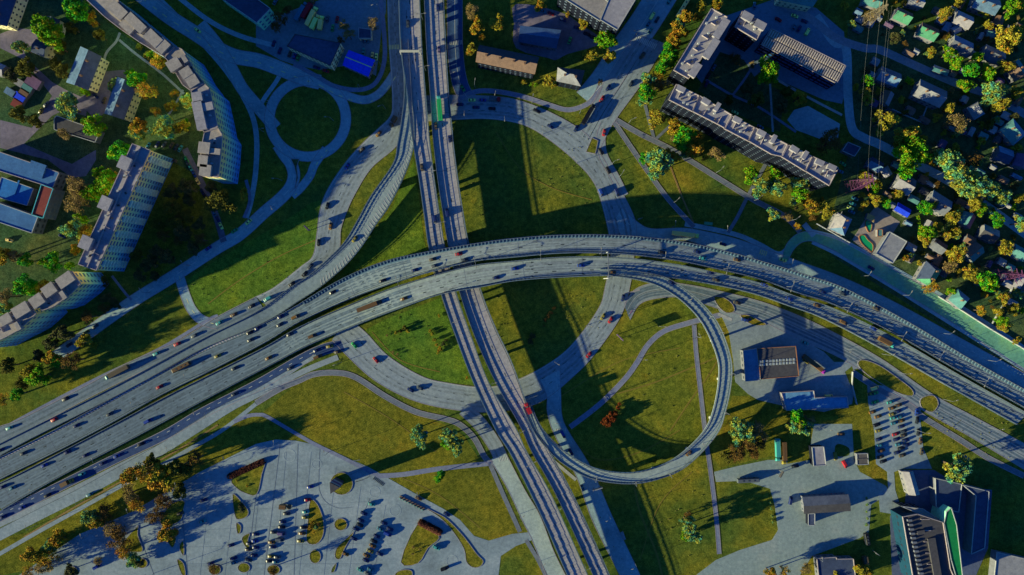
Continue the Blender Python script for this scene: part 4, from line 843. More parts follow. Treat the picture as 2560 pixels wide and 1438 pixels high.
def gable(label, cat, quad, h, rise, roofm, wallm, name='house', roof2=None, hip=0.0, chim=1, lm=None, wm=None, over=.0, eave=None):
    """pitched roof on a quad (photo pixels, eaves at height h); ridge joins midpoints of the shorter sides"""
    if isinstance(quad, str): quad = P(quad)
    q = ccw([G(x, y, h) for x, y in quad]); c = sum(q, Vector()) / 4; c.z = 0; r = empty(name, c); tag(r, label, cat)
    if lm: landmark(lm, sum(p[0] for p in quad) / 4, sum(p[1] for p in quad) / 4)
    q = [Vector((v.x - c.x, v.y - c.y, 0)) for v in q]
    if (q[1] - q[0]).length < (q[2] - q[1]).length: q = q[1:] + q[:1]
    # long sides 0-1 and 2-3, short 1-2 and 3-0
    e0, e1 = (q[3] + q[0]) / 2, (q[1] + q[2]) / 2; r0, r1 = e0.lerp(e1, hip * .5), e1.lerp(e0, hip * .5)
    w = [v * .94 for v in q]; b = MB()
    vv = [(v.x, v.y, 0) for v in w] + [(v.x, v.y, h - .05) for v in w] + [(e0.x * .94, e0.y * .94, h - .05 + (rise * .93 if hip == 0 else 0)), (e1.x * .94, e1.y * .94, h - .05 + (rise * .93 if hip == 0 else 0))]
    b.add(vv, [(0, 1, 5, 4), (1, 2, 6, 9, 5), (2, 3, 7, 6), (3, 0, 4, 8, 7)]); b.obj('wall', wallm, r)
    def sheet(pts, nm, m):
        a = MB(); k = len(pts); up = [(p.x, p.y, p.z) for p in pts]; dn = [(p.x, p.y, p.z - .25) for p in pts]
        a.add(up + dn, [tuple(range(k)), tuple(range(k, 2 * k))[::-1]] + [((i + 1) % k, i, k + i, k + (i + 1) % k) for i in range(k)]); a.obj(nm, m, r)
    Z = lambda v, z: Vector((v.x, v.y, z))
    sheet([Z(q[0], h), Z(q[1], h), Z(r1, h + rise), Z(r0, h + rise)], 'roof', roofm)
    sheet([Z(q[2], h), Z(q[3], h), Z(r0, h + rise), Z(r1, h + rise)], 'roof', roof2 or roofm)
    if hip > 0:
        sheet([Z(q[1], h), Z(q[2], h), Z(r1, h + rise)], 'roof', roof2 or roofm); sheet([Z(q[3], h), Z(q[0], h), Z(r0, h + rise)], 'roof', roofm)
    L = (q[1] - q[0]).length
    for i in range(chim):
        t = (i + .7) / (chim + .4); p = e0.lerp(e1, min(.8, t)); o_ = (q[0] - q[3]) * .12; b = MB(); b.box((p.x + o_.x, p.y + o_.y, h + rise * .9), (.9, .8, 2.2)); b.box((p.x + o_.x, p.y + o_.y, h + rise * .9 + 1.16), (1.1, 1.0, .14)); b.obj('chimney', R_BRN, r)
    u = (q[1] - q[0]).normalized(); ang = math.atan2(u.y, u.x)
    for a, d in ((w[0], w[1]), (w[1], w[2]), (w[2], w[3]), (w[3], w[0])):
        v = d - a; nr = Vector((v.y, -v.x, 0)).normalized()
        if nr.dot(c + (a + d) / 2) > 0: continue
        nn = max(1, int(v.length / 3)); an = math.atan2(v.y, v.x)
        for fl in range(max(1, int(h / 3))):
            for j in range(nn):
                p = a + v * ((j + .5) / nn) + nr * .02; o = bpy.data.objects.new('window', win_mesh()); C.objects.link(o); o.parent = r; o.location = (p.x, p.y, 1.6 + fl * 2.9); o.rotation_euler = (0, 0, an); o.scale = (1.1, 1, 1.2)
                if wm: o.material_slots[0].link = 'OBJECT'; o.material_slots[0].material = wm
    return r
gable('slate roofed town house with a pale sunlit western slope, northern of two', 'house', "201,116 254,141 221,226 165,206", 9, 2.6, R_SLATE, W_CRM, roof2=R_STEEL, chim=2, lm='the northern slate house')  # paler roof2 on both slate houses paints the western slope sunlit
gable('slate roofed town house with a pale sunlit western slope, southern of two', 'house', "293,192 343,212 310,300 260,284", 9, 2.6, R_SLATE, W_CRM, roof2=R_STEEL, chim=2, lm='the southern slate house')
gable('small dark roofed house with a cream gable under the golden trees', 'house', "90,97 122,110 110,142 77,130", 8, 1.5, R_NAVY, W_CRM, lm='the small dark roofed house')
gable('dark roofed house cut by the northwestern corner', 'house', "-30,-30 48,-20 17,66 -30,60", 9, 2, R_NAVY, W_CRM, chim=2)
gable('little cream walled house hidden behind the golden tree', 'house', "118,40 150,50 142,84 112,74", 7, 2, R_NAVY, W_CRM)
gable('pale walled house at the far western edge', 'house', "-30,145 16,165 5,190 -30,182", 8, 2, R_LIL, W_WHT)
for x, y, w_, d_, cm, nm in ((25, 231, 7, 4, R_STEEL, 'light blue'), (48, 243, 7, 4.5, R_BLUE, 'bright blue'), (66, 221, 6.5, 4, R_TEAL, 'teal'), (59, 232, 6, 4, R_BRN, 'brown'), (41, 259, 6, 5, R_RED, 'dark red'), (82, 205, 9, 6, R_PUR, 'plum coloured'), (47, 207, 5, 4, R_WHT, 'pale grey')):
    a_ = math.radians(-32); cs, sn = math.cos(a_) * w_ / 2 / S, math.sin(a_) * w_ / 2 / S; c2, s2 = -math.sin(a_) * d_ / 2 / S, math.cos(a_) * d_ / 2 / S
    block(f'{nm} tin shed in the cluster at the western edge', 'shed', [(x + i * cs + j * c2, y - i * sn - j * s2) for i, j in ((-1, -1), (1, -1), (1, 1), (-1, 1))], 2.6, cm, W_GREY, name='shed', parapet=0, skip_win=True, lm='the tin sheds' if nm == 'teal' else None)
# north side
block('dark roofed depot house with cream window arcades on its south and east walls', 'depot', "738,86 851,108 826,164 718,116", 10, R_NAVY, W_CRM, name='depot_house', parapet=.3, win=(2.6, 3.2, 1.3, 1.5), wmat=wD, rim=R_DARK, lm='the dark depot house')
gable('bright blue shed with a yellow ridge line', 'shed', "872,125 938,150 921,192 856,163", 6, 1.0, R_BLUE, W_WHT, name='shed', chim=0, lm='the bright blue shed')
b = MB(); q0, q1 = G(863, 142, 7.1), G(930, 169, 7.1); v_ = q1 - q0; rr = [o for o in bpy.data.objects if o.get('label') == 'bright blue shed with a yellow ridge line'][0]
b.box(((q0.x + q1.x) / 2 - rr.location.x, (q0.y + q1.y) / 2 - rr.location.y, 7.1), (v_.length, .5, .2), math.atan2(v_.y, v_.x)); b.obj('ridge', M_YEL, rr)
block('small dark kiosk with a bright front in the depot yard', 'kiosk', "897,70 927,74 928,96 897,96", 4, R_NAVY, W_CRM, name='kiosk', parapet=.3, wmat=wP)
block('dark office hall with a pale end wall at the top edge', 'hall', "548,-8 592,-40 676,22 642,57", 12, R_NAVY, W_TEAL, name='hall', parapet=.3, wmat=wB, lm='the dark office hall')
gable('long salmon roofed house with a navy south wall', 'house', "1198,112 1348,143 1337,186 1189,155", 11, 3.4, R_PINK, W_NAVY, roof2=R_DARK, chim=4, wm=wP, lm='the salmon roofed house')
gable('cream house with a tent shaped hipped roof', 'house', "1394,168 1462,176 1452,216 1391,203", 10, 4.5, R_WHT, W_NAVY, roof2=R_DARK, hip=.75, chim=2, lm='the tent roofed house')
gable('low navy hall inside the rounded courtyard', 'hall', "1300,64 1403,75 1391,122 1296,105", 5, 1, asphalt_mat('dusk_blue_roof', (.05, .09, .17)), W_WHT, name='hall', roof2=asphalt_mat('deep_blue_roof', (.08, .16, .30)), chim=0, lm='the low navy hall')
block('long tan roofed wing of the northern office building', 'office building', "1396,-12 1470,-30 1532,12 1500,53", 16, R_TAN, W_NAVY, name='office_wing', wmat=wP, parapet=.3, win=(3.4, 3.4, 1.0, 1.3), lm='the northern office wing')
block('grey roofed cross wing of the northern office building', 'office building', "1501,50 1530,-20 1600,-20 1543,75", 16.4, R_LIL, W_NAVY, name='office_wing', wmat=wP, parapet=.3, win=(3.4, 3.4, 1.0, 1.3))
# north-east complex
hv = dict(name='apartment_block', wmat=wP, rim=RIM, win=(3.2, 3.0, .9, .7))
block('long northeastern apartment slab with a divided lilac roof', 'apartment block', "1778,22 1818,44 1721,197 1684,176", 20, R_LIL, W_NAVY, huts=((1800, 75, 12, 4, 2.4), (1775, 125, 12, 4, 2.4), (1735, 178, 8, 4, 2.4)), vents=((1790, 45), (1765, 60), (1770, 85), (1745, 110), (1730, 140), (1705, 160), (1715, 178)), lm='the lilac roofed slab', **hv)
block('square tower joined to the northeastern slab', 'apartment block', "1855,30 1912,60 1891,100 1837,68", 20, R_LIL, W_NAVY, huts=((1865, 45, 6, 4, 2.4), (1897, 66, 6, 4, 2.4)), vents=((1878, 60), (1885, 75)), lm='the square tower', **hv)
for nm, poly, hu, ve in (('first', "1690,212 1747,240 1730,279 1672,250", ((1700, 225, 4.5, 2.6, 2.4),), ((1722, 238), (1708, 258), (1718, 262))), ('second', "1748,240 1830,289 1812,321 1790,309 1731,279", ((1762, 256, 4.5, 2.6, 2.4), (1790, 270, 2, 4.5, 2.6)), ((1770, 275), (1785, 285))),
                    ('third', "1828,290 1886,320 1870,353 1810,322", ((1840, 302, 4.5, 2.6, 2.4),), ((1858, 315), (1850, 330))), ('fourth', "1887,320 1970,363 1955,392 1928,386 1871,353", ((1900, 335, 4.5, 2.6, 2.4), (1930, 350, 2, 4.5, 2.6)), ((1912, 352), (1900, 345))),
                    ('fifth', "1968,362 2030,392 2012,428 1953,392", ((1982, 375, 4.5, 2.6, 2.4), (2008, 390, 2, 4.5, 2.6)), ((1995, 400), (2000, 380))), ('sixth', "2031,392 2095,421 2072,464 2013,428", ((2045, 408, 4.5, 2.6, 2.4), (2075, 420, 4.5, 2.6, 2.4)), ((2058, 428), (2068, 440)))):
    block(f'{nm} step, counted from the west, of the stepped northeastern apartment row', 'apartment block', poly, 24, R_LIL, W_NAVY, huts=hu, vents=ve, lm=f'the {nm} stepped block' if nm in ('first', 'third', 'fifth', 'sixth') else None, **hv)
sc = block('school hall with a corrugated tan and white roof and dark window fields', 'school', "1928,72 2114,165 2091,209 1903,112", 12, asphalt_mat('ribbed_tan', (.32, .27, .22)), W_NAVY, name='school_hall', wmat=wB, parapet=.4, rim=RIM, win=(3.2, 3.4, 2.2, 1.6), lm='the ribbed roof school')
RIB = col('rib_cap', (.55, .48, .42), scale=2); n_ = 34
for i in range(n_):
    t = (i + .5) / n_; x, y = 1928 + t * 186, 72 + t * 93
    for (u0, u1) in ((.06, .42), (.5, .92)):
        a_, d_ = G(x - 24 * u0, y + 42 * u0, 12) - sc.location, G(x - 24 * u1, y + 42 * u1, 12) - sc.location; v_ = d_ - a_
        b = MB(); b.box(((a_.x + d_.x) / 2, (a_.y + d_.y) / 2, 12.25), (v_.length, .55, .5), math.atan2(v_.y, v_.x)); b.obj('roof_rib', RIB, sc)
gable('teal and cream house cut by the northern edge above the ribbed school', 'house', "1948,-25 2050,-15 2032,18 1945,0", 8, 2, R_TEAL, W_CRM)
block('dark blue kiosk by the neighbourhood street bend', 'kiosk', "2120,356 2151,369 2136,391 2106,377", 4, R_NAVY, W_WHT, name='kiosk', parapet=.3, wmat=wD, lm='the dark blue kiosk')
# houses of the garden quarter: x, y, length, width (photo px), angle, eaves, rise, roof, other slope, wall, words
HOUSES = [(2257, 40, 42, 32, -25, 5, 3, R_MINT, R_BRN, 'mint green roof and brown lower slope, western of the pair'), (2320, 80, 46, 34, -24, 5, 3, R_MINT, R_BRN, 'mint green roof and dark red lower slope, eastern of the pair'), (2180, 4, 44, 26, -20, 5, 3, R_TEAL, R_MINT, 'teal roof cut by the northern edge'),
 (2465, 10, 62, 40, -20, 6, 3, R_STEEL, R_LIL, 'broad blue grey roof at the northern edge'), (2408, 50, 44, 34, -25, 5, 2.5, R_LIL, R_LIL, 'pinkish grey roof with two chimneys'), (2390, 74, 20, 22, -60, 3, 2, R_LIL, R_STEEL, 'tiny steep grey roof'),
 (2497, 52, 24, 24, -20, 3, 1, R_PINK, R_BRN, 'small square brown red roof'), (2477, 82, 22, 22, -10, 3, 1.5, R_TEAL, R_NAVY, 'small dark teal roof'), (2402, 116, 52, 40, -25, 6, 3, R_SLATE, R_STEEL, 'slate roof with a square skylight'), (2482, 138, 54, 36, -25, 5, 3, R_SLATE, R_LIL, 'dark slate roof beside the gold trees'),
 (2222, 192, 54, 36, -22, 5, 3, R_STEEL, R_SLATE, 'blue grey roof and a rear terrace'), (2217, 245, 26, 34, -25, 4, 1.5, R_WHT, R_BRN, 'half brown half pale roof'), (2325, 234, 74, 46, -25, 6, 3.5, R_WHT, R_SLATE, 'wide pale roof and dark red trim'), (2352, 176, 40, 16, -20, 2.6, .6, R_TEAL, R_LIL, 'low slanting greenish roof by the gravel lane'),
 (2440, 277, 36, 32, -60, 5, 4, R_WHT, R_STEEL, 'steep pale triangular roof'), (2542, 176, 40, 42, 35, 5, 3, R_TEAL, R_PINK, 'teal and orange roof at the eastern edge'), (2533, 330, 52, 44, -50, 5, 4, R_TEAL, R_STEEL, 'steep teal roof at the eastern edge'), (2510, 388, 38, 36, -20, 5, 2.5, R_NAVY, R_STEEL, 'navy roof with a pale side'),
 (2551, 403, 30, 34, -20, 5, 3, R_PUR, R_PUR, 'plum roof at the eastern edge'), (2188, 412, 34, 28, -30, 5, 2.5, R_STEEL, R_NAVY, 'blue roof near the lattice pylon'), (2216, 430, 22, 24, 30, 3, 1.5, R_STEEL, R_LIL, 'small blue grey roof near the lattice pylon'), (2262, 460, 44, 44, 60, 6, 3, R_SLATE, R_LIL, 'grey roof with a framed skylight'),
 (2347, 508, 56, 42, -32, 6, 3, R_SLATE, R_STEEL, 'large slate roof among hedges'), (2417, 550, 34, 34, -28, 5, 3, R_ROSE, R_TEAL, 'rose red roof with teal edges'), (2473, 585, 42, 36, -25, 5, 2.5, R_DARK, R_WHT, 'black roof and white top slope'), (2425, 600, 26, 22, -30, 4, 1.5, R_BRN, R_BRN, 'small flat brown roof'),
 (2348, 616, 34, 28, -35, 4, 2, R_SLATE, R_BRN, 'half slate half brown roof'), (2435, 630, 40, 36, 40, 5, 2.5, R_TEAL, R_PINK, 'teal and beige roof'), (2102, 560, 46, 42, 65, 5, 4, R_STEEL, R_LIL, 'steep blue roof by the driveway'), (2257, 525, 38, 22, -30, 3, 1, R_BLUE, R_BLUE, 'low bright blue roof'), (2231, 512, 16, 14, -30, 3, .5, R_WHT, R_WHT, 'tiny pale roof beside the bright blue one'),
 (2322, 686, 52, 44, 60, 5, 4, R_MINT, R_NAVY, 'striped mint roof and navy slope'), (2398, 748, 40, 36, -40, 5, 4, R_TEAL, R_STEEL, 'pale cyan hipped roof by the fence'), (2548, 632, 30, 40, 60, 5, 3, R_TEAL, R_TEAL, 'teal roof behind the leaning pylon'), (2553, 708, 34, 30, 60, 4, 2, R_DARK, R_LIL, 'dark roof in the eastern corner'), (2505, 655, 20, 18, -30, 3, 1, R_WHT, R_WHT, 'small pale shed roof'), (2290, 5, 40, 22, -15, 5, 2, R_WHT, R_STEEL, 'pale roof cut by the northern edge')]
for x, y, L, W_, an, h, rise, m1, m2, words_ in HOUSES:
    a_ = math.radians(an); ux, uy, vx, vy = math.cos(a_) * L / 2, -math.sin(a_) * L / 2, -math.sin(a_) * W_ / 2, -math.cos(a_) * W_ / 2
    big_ = L > 38
    gable(f'house with a {words_}', 'house' if big_ else 'outbuilding', [(x + i * ux + j * vx, y + i * uy + j * vy) for i, j in ((-1, -1), (1, -1), (1, 1), (-1, 1))], h, rise, m1, W_WHT if big_ else W_GREY, name='house' if big_ else 'outbuilding', roof2=m2, hip=(.5 if words_.find('hipped') > 0 or rise >= 4 else 0), chim=2 if L > 44 else (1 if big_ else 0))
for s_, x, y in (('the mint roofed pair', 2290, 60), ('the broad blue grey house', 2465, 10), ('the framed skylight house', 2262, 460), ('the large slate house', 2347, 508), ('the rose red house', 2417, 550), ('the black roofed house', 2473, 585), ('the striped mint house', 2322, 686), ('the pale cyan house', 2398, 748), ('the steep blue house', 2102, 560), ('the wide pale house', 2325, 234), ('the triangular roofed house', 2440, 277), ('the slate skylight house', 2402, 116), ('the blue grey terrace house', 2222, 192), ('the navy roofed house', 2510, 388)): landmark(s_, x, y)
block('large pale flat roofed workshop beside the garden pools', 'workshop', "2224,580 2267,604 2232,658 2190,634", 5, R_WHT, W_GREY, name='workshop', parapet=.3, skip_win=True, lm='the pale workshop')
# pools and garden things
def pool(pts, label, m):
    q = [G(x, y, .3) for x, y in catmull(P(pts), 5, True)]; c = sum(q, Vector()) / len(q); c.z = 0; r = empty('swimming_pool', c); tag(r, label, 'pool')
    b = MB(); b.prism([(v.x - c.x, v.y - c.y) for v in q], .02, .32); b.obj('water', m, r)
    b = MB()
    for i in range(len(q)):
        a, d = q[i] - c, q[(i + 1) % len(q)] - c; v = d - a; b.box(((a.x + d.x) / 2, (a.y + d.y) / 2, .26), (v.length + .2, .5, .5), math.atan2(v.y, v.x))
    b.obj('rim', MATS['brown_rim'] if 'brown_rim' in MATS else mat('brown_rim', (.35, .16, .08)), r)
POOLM, t_, b_ = nodes('green_pool_water'); b_.inputs['Base Color'].default_value = (.01, .34, .12, 1); b_.inputs['Roughness'].default_value = .3
flat('courtyard', "2165,545 2190,515 2250,555 2215,610 2180,640 2130,600", asphalt_mat('tiled_patio', (.33, .28, .25)), 'tiled patio around the two green pools', z=.05)
pool("2163,556 2170,549 2179,556 2178,574 2172,580 2166,570", 'small oval green garden pool', POOLM)
pool("2148,592 2160,588 2170,600 2182,612 2180,630 2168,622 2154,608", 'kidney shaped green garden pool beside the tan terrace', POOLM)
block('orange awning over the patio beside the oval pool', 'awning', "2170,533 2187,541 2185,556 2166,546", 2.6, mat('orange_canvas', (.5, .33, .12)), W_GREY, name='awning', parapet=0, skip_win=True)
block('little teal roofed pool house', 'pool house', "2194,574 2206,574 2206,591 2194,591", 2.5, R_TEAL, W_WHT, name='pool_house', parapet=.15, skip_win=True, rim=MATS['brown_rim'])
# south-east
gas = block('fuel station shop with a flat blue roof', 'fuel station', "1858,877 1892,872 1901,950 1864,953", 6, R_STEEL, W_GREY, name='fuel_station', parapet=.4, wmat=wD, lm='the fuel station')
cp = block('charcoal fuel station canopy with a row of small white skylights', 'canopy', "1893,872 1989,866 1997,940 1902,948", 6.5, R_DARK, W_GREY, name='canopy', parapet=.2, skip_win=True, rim=MATS['brown_rim'])
for w_ in [o for o in cp.children if o.name.startswith('wall')]:
    bpy.data.objects.remove(w_)
for x, y in ((1910, 885), (1945, 883), (1978, 880), (1912, 935), (1948, 932), (1984, 930)):
    p = G(x, y, 6) - cp.location; b = MB(); b.tube((p.x, p.y, 0), (p.x, p.y, 6.3), .25, 8); b.obj('post', STEEL, cp)
SKY = winmat('skylight_white', (.28, .32, .34))
for i in range(11):
    for j in (0, 1):
        p = G(1901 + i * 8.4, 904 - i * .55 + j * 8, 6.5) - cp.location; b = MB(); b.box((p.x, p.y, 6.62), (1.5, 1.5, .25), taper=.8); b.obj('skylight', SKY, cp)
block('long blue roofed car wash south of the fuel station', 'car wash', "1953,982 2034,977 2036,995 2118,992 2120,1019 1966,1026", 5, asphalt_mat('car_wash_roof', (.12, .30, .50)), W_WHT, name='car_wash', parapet=.5, rim=RIM, skip_win=True, huts=((1995, 988, 14, 3, .2),), lm='the car wash')
gable('long ribbed grey shed roof over the pale yard', 'shed', "2005,1243 2121,1236 2127,1278 2010,1285", 5, 1.2, R_DARK, W_GREY, name='shed', roof2=R_SLATE, chim=0, lm='the ribbed grey shed')
block('small black annex south of the ribbed grey shed', 'annex', "2021,1285 2037,1284 2037,1313 2021,1313", 4, R_NAVY, W_NAVY, name='annex', parapet=.2, skip_win=True)
block('box shaped pale grey transformer house', 'utility building', "2030,1118 2059,1117 2065,1163 2034,1165", 5, R_LIL, W_NAVY, name='transformer_house', parapet=.3, skip_win=True, lm='the transformer house')
block('small square brown roofed hut by the crowded car park', 'hut', "2142,1135 2169,1134 2171,1161 2143,1162", 3, asphalt_mat('brown_felt', (.14, .13, .12)), W_GREY, name='hut', parapet=.2, skip_win=True, huts=((2156, 1148, 6.4, .4, .1),), lm='the square hut')
block('navy flat roofed building cut by the southern edge', 'workshop', "2042,1396 2090,1393 2092,1398 2133,1397 2140,1455 2048,1455", 5, R_NAVY, W_GREY, name='workshop', parapet=.4, wmat=wD, rim=RIM, lm='the navy workshop')
ml = block('large shopping hall with a charcoal roof and a blue western wall', 'shopping hall', "2256,1292 2292,1285 2357,1306 2375,1422 2390,1455 2284,1455", 13, R_DARK, W_BLUE, name='shopping_hall', parapet=.6, rim=RIM, win=(4, 6, 1.6, 1.6), wmat=wD, floors=1, huts=((2300, 1330, 2, 4, 1), (2335, 1400, 26, 4, 1.2)), lm='the shopping hall')
for i in range(5):
    a_, d_ = G(2302 + i * 4, 1298 + i * 28, 13) - ml.location, G(2322 + i * 4, 1298 + i * 28, 13) - ml.location; b = MB(); b.box(((a_.x + d_.x) / 2, (a_.y + d_.y) / 2, 13.3), (5, .3, .6)); b.obj('roof_upstand', RIM, ml)
for i in range(14):
    p = G(2272 + i * 2.4, 1300 + i * 11, 13) - ml.location; b = MB(); b.box((p.x, p.y, 13.6), (2.6, 1.1, 1.2)); b.obj('roof_vent', MATS['slate_roof'] , ml)
block('bright green glazed side hall with notched edge', 'green hall', "2360,1308 2366,1280 2378,1270 2391,1312 2408,1455 2394,1455 2378,1400", 13.3, asphalt_mat('vivid_green_roof', (.008, .24, .07)), W_TEAL, name='side_hall', parapet=.3, skip_win=True)
block('tan fronted entrance hall of the shopping hall', 'entrance hall', "2253,1266 2308,1273 2354,1302 2292,1282", 10, R_TAN, W_NAVY, name='entrance_hall', parapet=.3, wmat=wP)
gable('grey blue arched market hall north of the shopping hall', 'market hall', "2256,1179 2283,1178 2300,1237 2272,1238", 5, 1.6, asphalt_mat('cyan_grey_roof', (.20, .36, .42)), W_WHT, name='market_hall', roof2=R_LIL, chim=0, lm='the market hall')
block('navy roofed warehouse, the western of two beside the shopping hall', 'warehouse', "2338,1196 2404,1211 2396,1280 2340,1268", 6, R_NAVY, W_GREY, name='warehouse', parapet=.4, skip_win=True)
block('navy roofed warehouse, the eastern of two beside the shopping hall', 'warehouse', "2408,1213 2472,1229 2461,1370 2428,1385 2440,1240", 8, R_NAVY, W_GREY, name='warehouse', parapet=.4, skip_win=True, lm='the navy warehouses')
block('white roofed building in the southeastern corner', 'workshop', "2492,1381 2575,1400 2575,1455 2484,1455", 5, R_WHT, W_GREY, name='workshop', parapet=.4, skip_win=True)
# ================= trees
def tree_mesh(seed, n=3000, sparse=1.0, lump=24, conic=False):
    R = random.Random(seed); b = MB(); tones = []; cl = []
    for i in range(lump):
        th = R.uniform(0, 6.283); ph = R.uniform(-.35, 1.0) * 1.2; rr = R.uniform(.42, .78) * (1 + .25 * math.sin(th * 3 + seed))
        cl.append((rr * math.cos(th) * math.cos(ph), rr * math.sin(th) * math.cos(ph), .62 * math.sin(ph) + .08, R.uniform(.14, .36), R.random()))
    for i in range(n):
        cx, cy, cz, cr, tn = cl[i % lump]
        d = Vector((R.gauss(0, 1), R.gauss(0, 1), R.gauss(0, 1))).normalized() * cr * (R.random() ** .4)
        p = Vector((cx, cy, cz)) + d; s_ = R.uniform(.026, .060) * (1.1 if sparse >= 1 else .7)
        if conic: p.x *= (1.1 - max(0, p.z)); p.y *= (1.1 - max(0, p.z)); p.z *= 1.7
        u = Vector((R.gauss(0, 1), R.gauss(0, 1), R.gauss(0, .6))).normalized(); v = u.cross(Vector((R.gauss(0, .5), R.gauss(0, .5), 1))).normalized()
        b.add([p - u * s_ - v * s_ * .6, p + u * s_ - v * s_ * .7, p + u * s_ * 1.1 + v * s_ * .6, p - u * s_ * .8 + v * s_ * .8], [(0, 1, 2, 3)])
        tones += [min(1, max(0, tn * .5 + R.random() * .5))] * 4
    me = b.mesh('crown', [GR]); at = me.attributes.new('tone', 'FLOAT', 'POINT'); at.data.foreach_set('value', tones); return me, cl
def trunk_mesh(cl, seed):
    R = random.Random(seed); b = MB(); b.tube((0, 0, -1.55), (0, 0, -.3), .075, 7, r2=.05); b.tube((0, 0, -.3), (.03, .02, .35), .05, 6, r2=.02)
    for cx, cy, cz, cr, tn in cl: 
        s_ = Vector((0, 0, R.uniform(-.6, -.1))); m_ = s_.lerp(Vector((cx, cy, cz)), .5) + Vector((0, 0, .05)); b.tube(s_, m_, .028, 5, r2=.018); b.tube(m_, (cx, cy, cz), .018, 5, r2=.006)
        for _ in range(3):
            e = Vector((cx, cy, cz)) + Vector((R.uniform(-1, 1), R.uniform(-1, 1), R.uniform(-.3, 1))) * cr * .8; b.tube((cx, cy, cz), e, .009, 4, r2=.003)
    return b.mesh('trunk', [mat('bark', (.13, .09, .06), .3, 4, coord='obj')])
FULL = []; BARE = []
for i in range(7): me, cl = tree_mesh(11 + i); FULL.append((me, trunk_mesh(cl, i)))
for i in range(4): me, cl = tree_mesh(51 + i, 1700, .6, 22); BARE.append((me, trunk_mesh(cl, 70 + i)))
GN, GO, OR, BL, TL, OL, TN, BRN_ = (.07, .52, .015), (.58, .50, .03), (.66, .27, .03), (.05, .34, .38), (.16, .52, .20), (.17, .18, .03), (.50, .34, .15), (.24, .14, .04)
LEAF = {'gg': ('green and gold', [(.38, GO), (.5, GN), (.62, (.30, .48, .02))]), 'gn': ('vivid green', [(.36, (.42, .48, .02)), (.48, GN), (.62, (.04, .34, .05))]), 'ye': ('yellow', [(.36, (.62, .52, .05)), (.52, (.48, .48, .05)), (.64, OR)]), 'or': ('orange', [(.36, OR), (.5, (.62, .40, .04)), (.64, (.34, .40, .03))]),
        'bl': ('pale teal', [(.36, (.58, .48, .06)), (.46, (.42, .52, .08)), (.56, TL), (.68, BL)]), 'ol': ('olive green', [(.36, OL), (.6, (.20, .19, .03))]), 'tn': ('tan', [(.36, TN), (.6, (.30, .24, .06))]), 'br': ('brown', [(.36, BRN_), (.6, (.22, .13, .03))]), 'dk': ('dark green', [(.36, (.09, .13, .04)), (.6, (.17, .16, .06))]), 'rd': ('rust red', [(.36, (.30, .05, .02)), (.6, (.36, .13, .03))])}
NT = [0]
def tree(px, py, r, kind, hk=2.1, noun='tree'):
    if r <= 12: noun = 'bush'  # small trees are named bush too and built low
    NT[0] += 1; R_ = r * S * (1.1 if (px > 2110 and py < 880) else 1.15 if r > 7 else 1); hk = 1.2 if (px < 480 and py > 1225) else hk; h = min(17, max(2.2, R_ * hk + 1.5)); cz = h - R_ * .75
    if noun != 'tree': cz = R_ * .75 + (.8 if r > 7 else 0)
    p = G(px, py, cz); bare = kind in ('tn', 'br') or (kind in ('or',) and NT[0] % 3 == 0)
    me, tr = (BARE if bare else FULL)[NT[0] % (len(BARE) if bare else len(FULL))]
    name = 'tree' if noun == 'tree' else 'bush'; root = empty(name, (p.x, p.y, 0), (NT[0] * 2.399) % 6.283)  # bush covers small trees too
    words_, stops = LEAF[kind]; m = leaf_mat(words_.replace(' ', '_') + '_leaves', stops)
    a = put('crown', me, root, (0, 0, cz), m); sc_ = R_ * 1.12; a.scale = (sc_ * (1 + .18 * math.sin(NT[0] * 1.7)), sc_ * (1 + .18 * math.cos(NT[0] * 2.3)), sc_)
    t = put('trunk', tr, root, (0, 0, cz)); t.scale = (sc_, sc_, max(.3, cz / 1.5))
    size = 'large ' if r >= 26 else ('small ' if r <= 12 else '')
    root['category'] = name; root['group'] = 'trees and bushes of the place'; later(root, f"{size}{words_} {noun}", px, py)
def trees(s, noun='tree'):
    for q in s.split():
        f = q.split(','); tree(float(f[0]), float(f[1]), float(f[2]), f[3], noun=noun)
